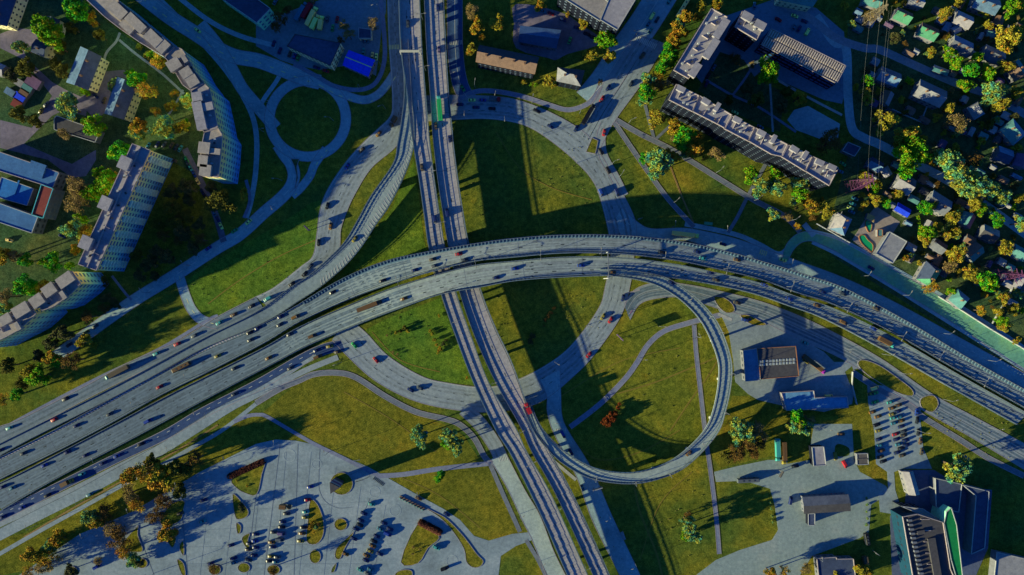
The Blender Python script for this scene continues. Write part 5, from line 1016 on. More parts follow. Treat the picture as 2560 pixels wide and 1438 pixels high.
trees("""1840,150,14,br 1890,250,18,ol 1870,225,14,dk 1965,230,12,ol 1950,265,14,dk 2085,330,12,br 1820,250,12,ol 440,560,16,ol 505,600,16,br 340,640,16,ol 430,520,14,br 400,560,14,ol 470,540,14,ol 250,430,14,gg 285,440,16,or 60,180,14,ol 90,300,16,ol 390,280,14,or 430,270,12,ye 370,70,10,ol 250,90,14,ol 140,160,14,ol 183,14,22,gn 205,38,24,gn 232,50,15,or 108,72,28,gg 138,95,22,gg 118,98,16,gn 53,120,19,bl 70,170,18,ol 170,268,26,bl 350,205,24,gn 372,225,24,or 330,185,11,gn 240,313,24,gg 165,335,17,tn 350,318,20,or 345,332,14,bl 413,322,26,bl 457,322,18,ye 462,312,10,gn
438,235,11,or 474,255,19,bl 302,378,24,gn 318,390,16,ye 215,228,11,gg 283,215,15,bl 50,286,18,ol 395,150,16,or 380,138,11,gg 350,118,9,ye 368,140,8,ye 160,180,16,ol 100,48,14,gg 30,190,14,dk 180,70,14,ol 150,120,14,ol
200,470,30,tn 235,482,24,gg 268,462,24,gg 195,510,28,tn 188,575,26,bl 222,588,22,or 205,545,14,gg 8,640,22,or 40,640,18,tn 66,652,16,gn 130,655,18,gn 107,655,9,gg 186,625,13,or 175,665,9,gg 72,715,27,gn 108,722,18,ye 553,505,27,ol 435,515,19,ol 450,545,13,br 449,600,14,br 610,487,13,ye
470,470,18,dk 395,625,16,dk 420,645,18,dk 378,662,16,dk 500,562,14,dk 530,470,14,dk 460,580,18,dk 485,620,16,dk 410,590,15,br 350,690,14,dk 470,500,14,dk 430,480,14,dk 385,690,12,dk
20,742,22,tn 18,770,16,bl 262,772,14,br 270,745,14,dk 225,792,18,br 160,832,20,dk 130,855,16,dk 20,915,20,ol 146,905,15,gn 132,892,16,or 182,902,24,br 75,930,17,ye 100,942,20,gg 212,853,16,ye 235,862,9,ye 45,985,15,gn 10,1000,14,or 55,960,12,ol 260,705,12,dk 290,760,12,dk 95,890,12,dk
330,1188,24,or 362,1178,26,or 400,1200,26,or 330,1232,24,tn 452,1165,22,ol 490,1148,20,br 415,1252,22,br 345,1258,20,or 230,1290,22,bl 242,1302,18,or 262,1278,18,br 150,1350,22,or 128,1362,16,bl 128,1390,24,or 92,1385,24,or 115,1412,22,tn 390,1292,22,br 420,1330,22,or 300,1342,26,br 315,1378,22,or 330,1400,18,bl 280,1320,18,tn 248,1400,12,tn 450,1230,18,ol 380,1150,14,ol 70,1430,16,or
180,1425,14,dk 352,1404,10,dk 604,1270,10,dk 537,1422,12,br 685,1424,14,br 592,1202,4,ye
1181,33,16,tn 1194,68,18,or 1188,78,12,bl 1240,60,15,ye 1250,45,9,ye 1182,125,13,ye 862,66,16,tn 872,88,14,tn 935,62,14,tn 700,48,20,br 690,70,14,br 1205,95,9,or 850,100,10,br 720,25,12,br
1513,95,19,gg 1525,108,14,gn 1524,138,14,ye 1465,138,12,ye 1482,142,13,ye 1372,202,13,ye 1385,212,9,ye 1463,62,12,ye 1350,16,11,or 1418,38,8,or 1455,55,9,ye
1712,45,16,or 1700,62,14,bl 1695,80,17,or 1680,108,18,or 1672,128,16,gn 1668,150,18,gn 1655,172,20,gn 1645,190,16,or 1620,205,16,bl 1614,232,20,gn 1610,252,14,bl 1642,215,16,br 1660,210,14,tn 1752,14,12,ye 1790,14,15,or 1743,42,11,or 1640,298,17,ye 1688,318,20,or 1708,338,22,gn 1712,358,18,gn 1735,340,18,or 1690,345,16,tn 1778,60,10,br
1916,178,24,gg 1922,190,16,gg 1880,164,11,tn 1996,246,16,or 2068,362,26,br
1632,395,22,bl 1650,405,26,bl 1640,425,20,bl 1612,392,14,gn 1680,392,16,or 1735,372,20,or 1788,385,18,tn 1715,385,12,bl 1760,395,9,ye 1898,468,20,bl 1880,440,16,gg 1935,440,18,gg 1945,470,22,bl 2000,455,20,bl 1995,485,18,gg 1988,500,12,bl 1932,538,16,bl 2026,520,16,or 2064,528,15,ye 1992,567,10,or 2015,495,12,or 1970,540,12,tn 2030,545,12,br
2362,36,17,ye 2396,5,10,ye 2527,22,20,gg 2515,92,28,ye 2110,15,11,ye 2178,38,15,tn 2235,95,14,dk 2366,92,9,ye 2330,132,11,ye 2370,135,14,gg 2392,158,18,gg 2425,175,19,gn 2440,145,14,gg 2470,180,17,gg 2513,168,16,ye 2167,205,16,gn 2165,230,13,or 2168,250,12,ye 2139,219,10,ye 2194,228,10,or 2412,218,16,gg 2482,230,26,bl 2470,248,16,bl 2208,305,27,ye 2262,335,24,ye 2275,362,26,gg 2245,360,16,or 2298,352,14,or 2385,310,24,tn 2400,320,18,bl 2340,295,10,ye 2255,250,8,ye 2500,262,20,ye 2371,272,13,ye 2540,230,15,ye 2545,78,14,ye 2458,35,12,ye
2258,395,30,gg 2290,390,26,gg 2268,420,22,gn 2330,385,12,br 2368,410,30,bl 2392,440,28,bl 2420,455,30,bl 2455,465,24,bl 2425,405,24,br 2462,480,20,bl 2505,495,18,bl 2430,510,20,ye 2448,520,15,gg 2495,550,15,gn 2552,558,20,bl 2318,520,18,gn 2330,512,13,ye 2377,545,17,ye 2390,520,10,ye 2385,580,14,ye 2315,585,18,gg 2310,600,14,ye 2365,590,14,ye 2392,588,10,bl 2388,635,20,ye 2276,640,9,bl 2372,668,18,tn 2420,676,17,ye 2440,690,12,ye 2465,700,22,gn 2475,715,16,gg 2512,620,17,ye 2545,5,10,ye
2165,450,18,ye 2188,470,11,gg 2188,500,13,ye 2218,508,13,gn 2243,485,13,ye 2160,510,10,ye 2195,462,10,ye 2230,490,9,tn 2152,525,8,or 2325,718,17,or 2377,732,12,gg 2452,776,14,or 2502,802,14,gg 2510,820,13,ye 2495,780,12,ye 2540,850,9,ye 2508,745,14,ye 2530,770,12,ye 2545,735,12,bl 2262,645,10,or 2430,470,20,bl 2345,565,10,ye
1850,1065,22,bl 1845,1090,18,bl 1872,1078,20,bl 1892,1068,18,tn 1905,1090,14,tn 1868,1110,22,br 1840,1130,20,br 1880,1130,18,br 1815,1140,16,ol 1900,1110,14,br 1995,1048,20,gn 1985,1065,20,bl 2010,1070,18,bl 2020,1050,14,tn 2385,1165,30,bl 1716,1302,14,bl 1722,1322,16,bl 1732,1342,16,bl 1712,1338,12,gg
1042,1075,16,bl 1050,1095,17,bl 1130,1092,20,bl 1142,1115,20,bl 1122,1108,14,gg 1098,1190,13,gn 1635,1152,6,or 1960,1428,14,or 1925,1432,14,or 2012,1424,12,tn 2152,1425,15,ye 2170,1434,12,ye 2090,1435,12,ye 1720,1285,10,br""")
# gardens of the house quarter: sheds, fruit trees and bushes between the houses
Rg = random.Random(42); placed = [(h_[0], h_[1], max(h_[2], h_[3]) * .62) for h_ in HOUSES]; lanes = centre(P("2100,120 2200,125 2290,165 2400,212 2480,240 2570,290"), 2) + centre(P("2130,320 2160,345 2200,362 2290,410 2400,470 2570,590"), 2)
def free(x, y, r): return all(math.hypot(x - a, y - b_) > r + c_ for a, b_, c_ in placed) and all(math.hypot(x - q_[0], y - q_[1]) > r + 10 for q_ in lanes)
def ingarden(x, y): return not (x < 2150 and y > 130) and (y < 300 or y > 400 or x > 2330) and y < 560 + (x - 2130) * .62 and not (2125 < x < 2270 and 505 < y < 665)
ns = 0; tries = 0
while ns < 84 and tries < 6000:
    tries += 1; x, y = Rg.uniform(2130, 2550), Rg.uniform(4, 820)
    if ingarden(x, y) and free(x, y, 7):
        placed.append((x, y, 8)); ns += 1; w_, d_ = Rg.uniform(12, 28), Rg.uniform(9, 20); a_ = math.radians(Rg.choice([-28, -28, 62])); ux, uy, vx, vy = math.cos(a_) * w_ / 2, -math.sin(a_) * w_ / 2, -math.sin(a_) * d_ / 2, -math.cos(a_) * d_ / 2
        nm, rm = Rg.choice([('grey', R_LIL), ('brown', R_BRN), ('steel blue', R_STEEL), ('dark', R_DARK), ('teal', R_TEAL), ('plum', R_PUR), ('salmon', R_PINK), ('pale', R_WHT), ('pale', R_WHT), ('grey', R_LIL)])
        g_ = gable('x', 'shed', [(x + i * ux + j * vx, y + i * uy + j * vy) for i, j in ((-1, -1), (1, -1), (1, 1), (-1, 1))], 2.4, .9, rm, W_GREY, name='shed', chim=0); later(g_, f'{nm} roofed garden shed', x, y)
nb_ = 0; tries = 0
while nb_ < 140 and tries < 9000:
    tries += 1; x, y = Rg.uniform(2115, 2556), Rg.uniform(2, 850); r_ = Rg.choice([4, 5, 6, 7, 8, 9, 11])
    if ingarden(x, y) and free(x, y, r_ * .5):
        placed.append((x, y, r_ * .7)); nb_ += 1; tree(x, y, r_, Rg.choice(['ye', 'gg', 'ol', 'tn', 'or', 'bl', 'ol', 'dk', 'br']), noun='tree' if r_ > 7 else 'bush')
trees("""1512,1053,9,rd 1522,1060,8,rd 1532,1048,10,rd 1524,1042,8,rd 1538,1035,8,rd 1545,1020,7,rd 1548,1010,5,rd 1540,1045,6,or
1362,800,7,br 1370,790,7,br 1378,782,6,br 1385,770,5,br 1360,815,4,br 1332,840,8,dk 1325,855,7,dk
990,832,5,ye 1000,828,5,ol 1012,820,6,ol 1020,828,5,ye 1080,835,5,ye 1086,850,6,ye 1092,862,5,or 1100,872,6,or 1096,882,5,ye 1108,860,6,dk 1076,828,4,ye 1115,850,5,dk 967,838,4,tn 983,880,4,tn 994,885,4,tn 1097,790,4,ye 1167,945,4,or
2166,1246,3.5,bl 2168,1262,3.5,bl 2166,1279,3.5,bl 2168,1297,3.5,bl 2166,1312,3.5,bl 1926,1256,4,bl 1928,1272,4,bl 1930,1290,4,bl 1931,1304,4,bl
782,1306,6,or 790,1318,6,bl 796,1310,5,br 776,1320,5,or 784,1330,5,or 846,1315,4,ye 1034,1368,4,tn 1050,1372,4,tn 1032,1385,4,tn 618,1215,3,or
1905,395,8,ye 2055,500,6,or 1990,520,7,tn 1745,370,8,tn 1655,300,7,gg 1625,305,7,ye 1340,212,6,gg 1310,205,6,ye 1328,212,5,gg 1500,205,8,br""", noun='bush')
for x, y in ((1300, 210), (1490, 35), (1565, 290)): pass
# clipped hedges
def hedge(a, b_, w, label):
    p, q = G(*a, 1), G(*b_, 1); n_ = 26; r = empty('hedge', ((p.x + q.x) / 2, (p.y + q.y) / 2, 0)); tag(r, label, 'hedge'); R = random.Random(3); mb = MB(); tones = []
    L = (q - p).length; an = math.atan2(q.y - p.y, q.x - p.x)
    for i in range(1800):
        t = R.uniform(-.5, .5) * L; th = R.uniform(0, 3.14159); rr = w / 2 * R.uniform(.85, 1.05) * (1 - max(0, abs(t) - L / 2 + 2) * .15); x, y, z = t, rr * math.cos(th), .3 + 1.3 * math.sin(th) + R.uniform(-.1, .1)
        P0 = Vector((x * math.cos(an) - y * math.sin(an), x * math.sin(an) + y * math.cos(an), z)); s_ = R.uniform(.15, .3); u = Vector((R.gauss(0, 1), R.gauss(0, 1), R.gauss(0, 1))).normalized(); v = u.orthogonal().normalized()
        mb.add([P0 - u * s_ - v * s_, P0 + u * s_ - v * s_, P0 + u * s_ + v * s_, P0 - u * s_ + v * s_], [(0, 1, 2, 3)]); tones += [R.random()] * 4
    o = mb.obj('foliage', leaf_mat('hedge_leaves', [(.35, (.15, .05, .045)), (.6, (.24, .10, .07))], .3), r); at = o.data.attributes.new('tone', 'FLOAT', 'POINT'); at.data.foreach_set('value', tones)
    b = MB(); b.box((0, 0, .7), (L * .95, w * .7, 1.4), an, taper=.7); b.obj('hedge_core', leaf_mat('hedge_leaves', []), r)
hedge((568, 1194), (662, 1152), 3.6, 'clipped dark red hedge at the upper end of the car park')
hedge((1046, 1304), (1104, 1334), 4.2, 'clipped dark red hedge on the wedge shaped island')
wb = empty('planter_row', G(1031, 1257)); tag(wb, 'row of brick planters with teal shrubs at the car park exit', 'planter')
for i in range(9):
    p = G(1003 + i * 7, 1243 + i * 3.6) - wb.location; b = MB(); b.box((p.x, p.y, .35), (1.6, 1.6, .7), -.45); b.box((p.x - .5, p.y - .6, .85), (.9, .9, .5), -.2, 1, taper=.6); b.obj('planter', [R_PINK, R_TEAL], wb)
# triangular monument on the round island
mo = empty('monument', G(852, 1212)); tag(mo, 'tall triangular advertising tower with pale striped sides on the round island', 'tower')
tri = [G(x, y, 13) - mo.location for x, y in ((824, 1206), (849, 1219), (826, 1235))]; tri = [Vector((v.x, v.y, 0)) for v in tri]; cc_ = sum(tri, Vector()) / 3
b = MB(); b.prism([(cc_ + (v - cc_) * .9)[:2] for v in tri], 0, 12.6); b.obj('mast', R_DARK, mo)
b = MB(); b.prism([v[:2] for v in tri], 12.6, 13.1); b.obj('top_plate', R_DARK, mo)
for k in range(3):
    a_, d_ = tri[k], tri[(k + 1) % 3]; v_ = d_ - a_; md = (a_ + d_) / 2
    for z_, m_ in ((11, R_WHT), (8.6, R_PUR), (6.2, R_WHT)):
        b = MB(); b.box((md.x, md.y, z_), (v_.length * .92, .25, 2.1), math.atan2(v_.y, v_.x)); b.obj('sign_panel', m_, mo)
# ================= traffic
veh('A', "297,930,tan,lorry,16,teal 392,884,teal 444,860,red 487,839,white 549,807,teal 585,787,brown 165,997,black 25,1070,teal")
veh('Nr', "630,765,black 670,747,teal,van 730,710,black 762,685,black 776,666,silver 797,607,black 819,515,black 827,566,orange 869,416,blue 905,375,tan 947,335,orange 984,305,tan,lorry,7,tan")
veh('N', "887,598,yellow 137,1049,red")
veh('C', "457,917,brown,bus,11.5 545,890,yellow 400,967,red 275,1035,silver 192,1064,navy 625,832,black 627,850,silver 3,1125,navy 60,1133,silver 1147,635,red 1082,649,tan 1162,650,silver 1087,665,white 1037,676,navy 957,702,black 832,731,black 702,792,navy 740,792,orange,van 700,812,silver 1655,631,black,suv 1742,630,navy 1757,646,teal 1842,650,brown 2055,730,navy 2107,735,silver 2190,772,tan")
veh('D', "587,921,silver 372,1052,blue,van 170,1130,navy 215,1138,navy 112,1163,blue 8,1217,navy 33,1219,cyan 1240,695,navy 925,765,brown,lorry,15.5,brown 1010,747,orange 782,840,brown,van 725,836,silver 672,895,orange 645,820,navy 1287,672,blue 1452,664,blue 1530,681,brown 1775,682,navy 1790,700,tan 1910,712,blue 1972,747,blue 2042,764,brown 2107,806,brown,van 2182,821,blue 2212,855,brown,lorry,11,teal")
veh('M1', "1055,419,tan 1087,549,navy,van 1020,60,silver")
veh('M2', "1095,20,navy,suv 1098,125,lilac 1100,272,green,lorry,15,teal 1090,315,tan 1124,348,navy 1118,532,navy,van 1320,1020,red,lorry,7,red", 1)
veh('E', "587,985,silver 353,1110,black 293,1140,blue 258,1158,navy 207,1185,teal 172,1205,brown,lorry,7.5,yellow 120,1238,black 57,1268,blue 8,1292,navy 825,866,yellow 792,876,navy 795,892,brown,van 845,880,tan 727,920,silver")
veh('H', "225,1236,cyan")
veh('RING', "886,863,green 940,900,red 1027,975,navy 1050,970,white 1502,379,black,suv 1520,426,black,suv 1502,482,blue,van 1542,482,navy,van 1557,745,navy 1507,792,yellow 1526,800,red 1472,887,red 1180,251,lime 1207,251,blue 1237,249,white,lorry,7,red 1190,269,navy 1230,272,black 1342,278,black,suv 1376,317,navy 1150,262,navy")
veh('K', "1712,587,amber,lorry,16.5,lime 1807,611,navy 1957,650,lime")
veh('J', "1842,757,tan 1862,800,blue")
veh('O', "1722,1133,brown 1677,707,navy")
veh('AV', "1630,41,lime,van 1621,61,cyan 1642,50,silver 1626,77,teal 1672,5,teal 1706,22,amber,bus,13 1605,140,tan,van")
veh('AV2', "1577,210,silver 1520,220,navy 1505,248,red 1470,288,black,lorry,14,black 1440,322,navy")
veh('SL', "1510,332,red")
veh('PS', "1407,1085,blue,van 1427,1130,navy 1456,1219,cyan")
veh('SW', "587,577,green 622,555,lime 522,621,blue 240,816,white 217,831,yellow")
veh('NW', "495,77,lime")
parked("1157,221,green", -60, 'on the lane east of the viaduct')
parked("755,32,cyan,lorry,60,13,cyan 772,26,red,lorry,60,13,brown 781,44,amber,lorry,64,13,lime 790,58,lime,lorry,64,10,amber 804,60,amber,lorry,80,9,lime 819,48,white 832,71,green 843,50,red", 80, 'in the depot yard')
parked("685,110,navy 700,128,navy 725,136,tan 737,142,blue 746,145,green", 70, 'beside the dark depot house')
parked("792,170,navy 815,178,red", -20, 'south of the dark depot house')
parked("915,105,cyan,,0 909,130,teal 931,140,amber 941,143,lime 689,5,cyan,,60", 85, 'by the depot kiosk')
parked("1356,29,cyan 1377,35,red 1407,50,navy 1442,70,navy 1467,86,black 1483,95,black 1424,102,green,,70", -22, 'in the rounded courtyard')
parked("1784,170,cyan,,60 1766,210,navy,,60 1837,282,lime,,-25 1812,290,green,,-25 1900,318,cyan,,-30 1770,190,black,,60", 0, 'in the yard of the stepped blocks')
parked("1885,15,cyan,,85 1986,41,lime,,-20 2010,54,navy,,-20 1985,69,cyan,,60 1997,73,navy,,60 2017,81,lime,van,60 1945,50,red,,-30", 0, 'north of the ribbed roof school')
parked("2106,410,green,,-35 2099,429,cyan,,-20 2137,497,cyan 2131,510,teal 2125,520,lime 2128,530,cyan", -25, 'near the lattice pylon')
parked("2177,670,navy", -30, 'on the yellow green boulevard')
parked("104,278,yellow,,60 117,262,white,,50 240,240,navy,,-40 261,252,tan,,70 25,601,amber,,-15 157,590,navy,,-20", 0, 'in the western courtyards')
parked("372,365,cyan 395,362,navy 430,364,tan 442,368,silver 452,372,teal 412,362,white", 60, 'north of the slab tower')
parked("435,401,tan,,-20 467,400,green 472,412,silver 477,420,teal 486,435,blue 495,454,amber 507,480,navy 515,494,black 524,506,white 537,535,cyan 545,548,navy 553,565,lime", -62, 'in the lane by the slab tower')
parked("175,862,silver", 35, 'on the far end of the long shaded street')
parked("395,1253,cyan,,35 447,1223,silver,,28 510,1250,navy,,20 452,1283,tan,,15 507,1303,teal,,20 245,1415,blue,van,30 527,1408,navy,,20 578,1363,navy,,15 585,1395,navy,,15 587,1406,cyan,,15 625,1358,silver,,0 622,1373,tan,,0 622,1399,silver,,-20", 20, 'in the western half of the car park')
parked("776,1217,blue,,10 715,1265,brown,lorry,-5,7,brown 769,1249,red,,5 765,1279,teal,,5 764,1293,yellow 717,1284,silver 707,1304,navy 705,1317,black 685,1330,silver 705,1333,lilac,van 701,1348,white,van 680,1355,orange 682,1367,navy 679,1390,yellow 694,1392,white 674,1402,black 690,1404,cyan 759,1318,black 756,1333,orange 752,1352,yellow 640,1335,navy 638,1352,blue 640,1368,navy 636,1388,navy", -3, 'in the middle of the car park')
parked("930,1260,teal,,-10 910,1283,navy 902,1300,navy 900,1312,black 890,1322,navy 885,1346,navy 864,1384,orange 960,1307,navy 952,1322,cyan 975,1322,navy 970,1334,blue,van 942,1340,navy 935,1352,black 932,1364,orange 926,1377,yellow 917,1388,orange 915,1400,navy 950,1384,navy 902,1424,teal 927,1423,cyan 921,1434,white", -25, 'in the eastern rows of the car park')
parked("1092,1368,teal,suv,-25 1112,1420,black,van,20 1047,1245,brown,,-25 1117,1285,navy,,-30", 0, 'near the car park exit')
parked("2032,910,brown,lorry,-38,17,purple 2012,857,teal,,-20 2070,990,amber,van,2 1868,800,navy,,15 2014,903,yellow,,-38", 0, 'at the fuel station')
parked("2185,970,amber,van 2175,984,yellow 2186,983,green 2187,1005,green 2225,1005,teal 2180,1030,orange 2194,1041,orange 2190,1062,black,suv 2196,1076,yellow 2229,1020,orange 2245,1013,brown 2230,1035,yellow 2243,1028,navy 2233,1044,teal 2250,1042,cyan 2252,1052,orange 2235,1057,cyan 2252,1066,navy 2258,1078,silver 2238,1085,red 2258,1088,tan 2240,1098,navy 2246,1110,cyan 2252,1120,black 2242,1131,navy 2196,1098,navy 2200,1112,cyan 2202,1126,brown 2200,1142,tan 2207,1153,black 2255,1138,tan 2262,1100,navy 2264,1112,navy", 18, 'in the crowded eastern car park')
parked("2290,1030,blue 2292,1050,black 2295,1080,black 2300,1102,brown 2303,1128,tan", 80, 'at the rim of the crowded car park')
parked("1941,1123,teal,lorry,-88,14,teal 1957,1131,brown,lorry,-88,14,yellow", 0, 'beside the small grass plot')
parked("1987,1165,black,,5 2102,1085,brown,,0 1975,1250,navy,van,80 2164,1345,black,bus,-80,7 2160,1403,tan,lorry,-80,8,orange 2087,1140,yellow,van,-80 2110,1160,red,van,-60 1868,1199,grey,bus,3,13", 0, 'in the depot yard south of the fuel station')
# ================= street lamps
LAMP = {}
def lamp_meshes():
    b = MB(); b.tube((0, 0, 0), (0, 0, 9), .14, 8, r2=.09); LAMP['post'] = b.mesh('post', [STEEL])
    b = MB(); b.tube((0, 0, 8.95), (2.2, 0, 9.5), .08, 6); LAMP['arm'] = b.mesh('arm', [STEEL])
    b = MB(); b.box((2.6, 0, 9.5), (1.3, .45, .22), taper=.8); LAMP['lamp_head'] = b.mesh('lamp_head', [LAMPG])
lamp_meshes()
def lamp(px, py, deg, z=.02, double=False):
    p = G(px, py, z); r = empty('street_lamp', p, math.radians(deg)); r['category'] = 'street lamp'; r['group'] = 'street lamps'
    put('post', LAMP['post'], r); put('arm', LAMP['arm'], r); put('lamp_head', LAMP['lamp_head'], r)
    if double:
        for k in ('arm', 'lamp_head'): o = put(k, LAMP[k], r); o.rotation_euler = (0, 0, math.pi)
    later(r, 'two-armed street lamp' if double else 'single-armed street lamp', px, py)
for q in """949,25,200 954,165,200 903,222,270 964,272,200 1129,196,20 1188,220,80 1240,236,260 1163,286,270 1262,300,270 673,262,0 783,204,270 660,330,0 834,302,180 706,452,180 688,518,300 477,664,120 375,731,120 1590,88,200 1330,258,80 1449,284,90 1356,336,100 1572,308,20 1441,408,140 1530,410,20 1548,442,60 1500,492,150 1681,508,45 1694,378,50 1790,432,50 1884,502,45 1600,548,200 1680,568,90 1807,580,90 1645,815,0 1598,896,0 1518,990,160 1385,902,330 1465,814,0 1743,842,120
2118,872,200 2205,885,20 2245,931,10 2358,998,20 2470,1068,15 2252,738,60 2352,833,40 2465,900,30 2152,690,60 1965,662,80 2080,545,60 1975,552,40 2330,440,40 2480,525,40 2050,1068,0 2290,1075,0 350,1011,100 480,943,100 500,1016,280 528,1024,280 255,1147,100 103,1224,100 386,1433,100 576,1145,100 458,1208,100 340,1272,100 227,1333,100 93,1312,100 213,1250,100 328,1187,100 437,1121,100 697,1105,90 822,1130,100 1300,1285,40 1352,1402,40 1392,1137,200 1400,1051,180 1522,1286,200 1585,1403,200 2040,1390,100 2180,1375,150 1050,1232,100 805,880,200 855,905,200 675,975,90""".split():
    x, y, d = map(float, q.split(',')); lamp(x, y, d)
for q in """1057,50,5,9.5 1065,178,5,9.5 1080,435,8,9.5 1104,560,8,9.5 1148,800,20,9.4 1231,955,20,8.8 1299,1075,30,8.7 1328,1150,30,8 1390,1265,30,7.6 1462,1410,30,7.5""".split():
    x, y, d, z = map(float, q.split(',')); lamp(x, y, d, z * KZ, True)
for q in """1350,639,90,16.9 1498,635,90,16.6 1655,645,85,14.5 1807,673,75,12.5 1965,717,70,9.8 2105,768,60,7 2238,838,60,4.6 2330,885,60,3.4 2440,950,60,2 1190,658,105,15.8 1088,680,110,13.5 1000,705,110,11 893,742,112,7.6 758,800,115,3.8 1727,740,220,13.6 1775,790,200,12.8 1800,830,190,12.2 1828,932,180,11.5 1813,1030,165,10.9 1757,1108,150,10.6 1672,1185,120,10.2 1585,1206,100,10 1485,1196,80,9.9 1105,733,20,9.3""".split():
    x, y, d, z = map(float, q.split(',')); lamp(x, y, d, z * KZ, x < 1500 and y < 720 or (x > 1640 and y < 1000 and z < 17 and x > 1790 and x != 1828 and y != 830))
# bus shelters, billboards, barriers
def shelter(px, py, deg, label, m, L=5):
    p = G(px, py, .1); r = empty('bus_shelter', p, math.radians(deg)); tag(r, label, 'bus shelter')
    b = MB(); b.box((0, 0, 2.5), (L, 1.8, .15)); b.obj('roof', m, r); b = MB(); b.box((0, .8, 1.25), (L - .2, .08, 2.3)); b.obj('back_wall', GLASS, r)
    for x in (-L / 2 + .1, L / 2 - .1): b = MB(); b.tube((x, -.7, 0), (x, -.7, 2.45), .06, 6); b.obj('post', STEEL, r)
shelter(1768, 560, -6, 'green roofed bus shelter beside the shaded north street', R_MINT)
shelter(1556, 1336, -70, 'pale roofed bus shelter beside the shaded south street', R_WHT)
def board(px, py, deg, L, h0, h, label, m, cat='billboard'):
    r = empty('billboard', G(px, py, 0), math.radians(deg)); tag(r, label, cat)
    b = MB(); b.box((0, 0, h0 + h / 2), (L, .5, h)); b.obj('panel', m, r)
    for x in (-L / 3, L / 3): b = MB(); b.tube((x, 0, 0), (x, 0, h0), .18, 8); b.obj('post', STEEL, r)
board(1546, 842, -45, 5, 5, 3, 'billboard in the loop meadow casting a dark block of shade', R_PUR)
board(1491, 1216, 17, 6, 4, 2.5, 'white billboard beside the shaded south street', R_WHT)
board(772, 572, -45, 4, 3, 2.5, 'lilac billboard on the grass west of the slip road', R_PUR)
board(1575, 780, 55, 2.5, 3, 2, 'small lilac sign at the edge of the ring road', R_PUR)
board(1945, 1180, 60, 4, 4, 2.5, 'dark sign at the entrance of the depot yard', R_DARK)
# garden wall
def wall_run(pts, label, h=1.6):
    q = [G(x, y, .0) for x, y in P(pts)]; c = q[0].copy(); r = empty('garden_wall', c); tag(r, label, 'wall'); b = MB()
    for a, d in zip(q, q[1:]):
        v = d - a; b.box(((a.x + d.x) / 2 - c.x, (a.y + d.y) / 2 - c.y, h / 2), (v.length + .3, .35, h), math.atan2(v.y, v.x))
    b.obj('wall', CONC, r)
wall_run("2040,560 2122,607", 'concrete garden wall beside the boulevard, in front of the steep blue house')
wall_run("2345,742 2400,775 2470,820 2520,850 2570,880", 'long concrete garden wall beneath the pale cyan house')
wall_run("2528,720 2505,765 2478,808", 'straight dark garden wall running down to the boulevard')
wall_run("2228,274 2300,306 2318,262", 'pale corner wall south of the wide pale house', 1.2)
wall_run("2130,930 2128,960 2140,1010", 'thin yard wall east of the fuel station')
# ================= pylons and power lines
def pylon(bx, by, h, w, deg, label, cm):
    p = G(bx, by, 0); r = empty('pylon', p, math.radians(deg)); tag(r, label, 'pylon'); b = MB(); n_ = 9
    lv = []
    for i in range(n_ + 1):
        t = i / n_; z = h * t; ww = w * (1 - t) ** .9 + .5; lv.append([Vector((sx * ww / 2, sy * ww / 2, z)) for sx, sy in ((-1, -1), (1, -1), (1, 1), (-1, 1))])
    for a, d in zip(lv, lv[1:]):
        for k in range(4): b.tube(a[k], d[k], .12, 4); b.tube(a[k], d[(k + 1) % 4], .06, 4); b.tube(a[(k + 1) % 4], d[k], .06, 4); b.tube(d[k], d[(k + 1) % 4], .09, 4)
    b.obj('lattice_mast', cm, r)
    for z, L in ((h * .68, 5.5), (h * .82, 4.2), (h * .95, 3.2)):
        b = MB()
        for s_ in (-1, 1): b.tube((0, -.3, z), (0, s_ * L, z + .4), .14, 4); b.tube((0, 0, z - 1.4), (0, s_ * L, z + .35), .1, 4)
        b.obj('cross_arm', cm, r)
    return p
PK = mat('magenta_painted_steel', (.11, .035, .10), .2, 1); TNM = mat('tan_painted_steel', (.18, .15, .10), .2, 1)
pylon(2126, 466, 27, 6.5, 10, 'magenta lattice pylon by the eastern end of the stepped row', PK)
pylon(2478, 690, 27, 6.5, 20, 'magenta lattice pylon at the eastern edge', PK)
pylon(2158, 58, 27, 5.5, 0, 'tan lattice pylon in the northern gardens', TNM)
landmark('the tan pylon', 2160, 50); landmark('the magenta pylon', 2130, 460); landmark('the eastern pylon', 2490, 690)
LINEM = mat('power_line_metal', (.20, .22, .21), .1, 1)
def cable(a, b_, sag, label):
    r = MB(); n_ = 14; pts = [a.lerp(b_, i / n_) - Vector((0, 0, sag * 4 * (i / n_) * (1 - i / n_))) for i in range(n_ + 1)]
    for p, q in zip(pts, pts[1:]): r.tube(p, q, .026, 4)
    o = r.obj('power_line', LINEM); tag(o, label, 'power line', 'power lines between the pylons')
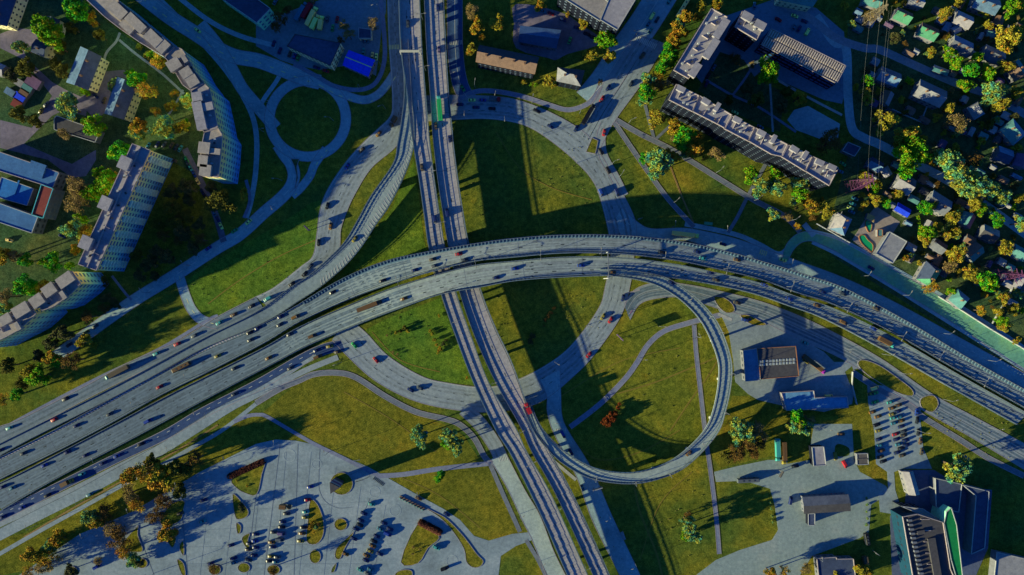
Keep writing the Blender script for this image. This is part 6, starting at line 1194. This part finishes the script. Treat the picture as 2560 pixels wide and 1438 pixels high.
for k, (dx, z, nm) in enumerate(((-5.2, 18.7, 'lower western'), (5.2, 18.7, 'lower eastern'), (-3, 25.8, 'top western'), (3, 25.8, 'top eastern'))):
    a = G(2126, 466); b_ = G(2158, 58); c_ = G(2200, -120)
    cable(Vector((a.x + dx, a.y, z)), Vector((b_.x + dx, b_.y, z)), 2.0, f'{nm} power line between the magenta and the tan pylon')
# stones and litter dotted over the meadows
R = random.Random(5); sb = MB()
for x0, y0, x1, y1, n_ in ((1150, 420, 1480, 560, 50), (1380, 330, 1500, 480, 30), (920, 780, 1170, 930, 60), (1400, 730, 1500, 830, 40), (1440, 800, 1780, 1150, 60), (480, 640, 780, 770, 50), (2330, 1020, 2540, 1150, 90), (1500, 1200, 1760, 1400, 50), (1240, 720, 1290, 880, 20)):
    for _ in range(n_):
        p = G(R.uniform(x0, x1), R.uniform(y0, y1)); s_ = R.uniform(.25, .7); sb.box((p.x, p.y, s_ * .3), (s_, s_ * R.uniform(.6, 1), s_ * .7), R.uniform(0, 3), taper=.5)
o = sb.obj('weeds', leaf_mat('weed_leaves', [(.4, (.16, .19, .03)), (.6, (.32, .30, .10))], .6)); o['kind'] = 'stuff'; o['label'] = 'pale weed tufts scattered over the meadows'; at = o.data.attributes.new('tone', 'FLOAT', 'POINT')
at.data.foreach_set('value', [((i // 8) * 37 % 100) / 100 for i in range(len(o.data.vertices))])
for s_, x, y in (('the roundabout', 769, 297), ('the curving west ramp', 900, 570), ('the crossing of the two bridges', 1130, 670), ('the ring road meadow', 1320, 450), ('the loop ramp', 1810, 950), ('the loop meadow', 1600, 950), ('the avenue mouth', 1540, 250), ('the parking circle', 854, 1209), ('the golden mown field', 950, 1060), ('the outer road', 300, 1180), ('the motorway', 300, 1030), ('the eastern meadow', 1720, 480), ('the viaduct foot', 1300, 1250), ('the southern viaduct', 1400, 1340), ('the motorway junction', 560, 830), ('the southern meadow', 1650, 1300), ('the boulevard', 2245, 710), ('the service road', 2250, 930), ('the crowded car park', 2240, 1080), ('the northern viaduct', 1080, 100), ('the southern grass sector', 1050, 860), ('the western car park', 500, 1330), ('the car park middle', 700, 1330), ('the inner courtyard', 1840, 220), ('the sports court', 2035, 310)): landmark(s_, x, y)
write_labels()
for k in list(bpy.data.meshes):
    if k.users == 0: bpy.data.meshes.remove(k)
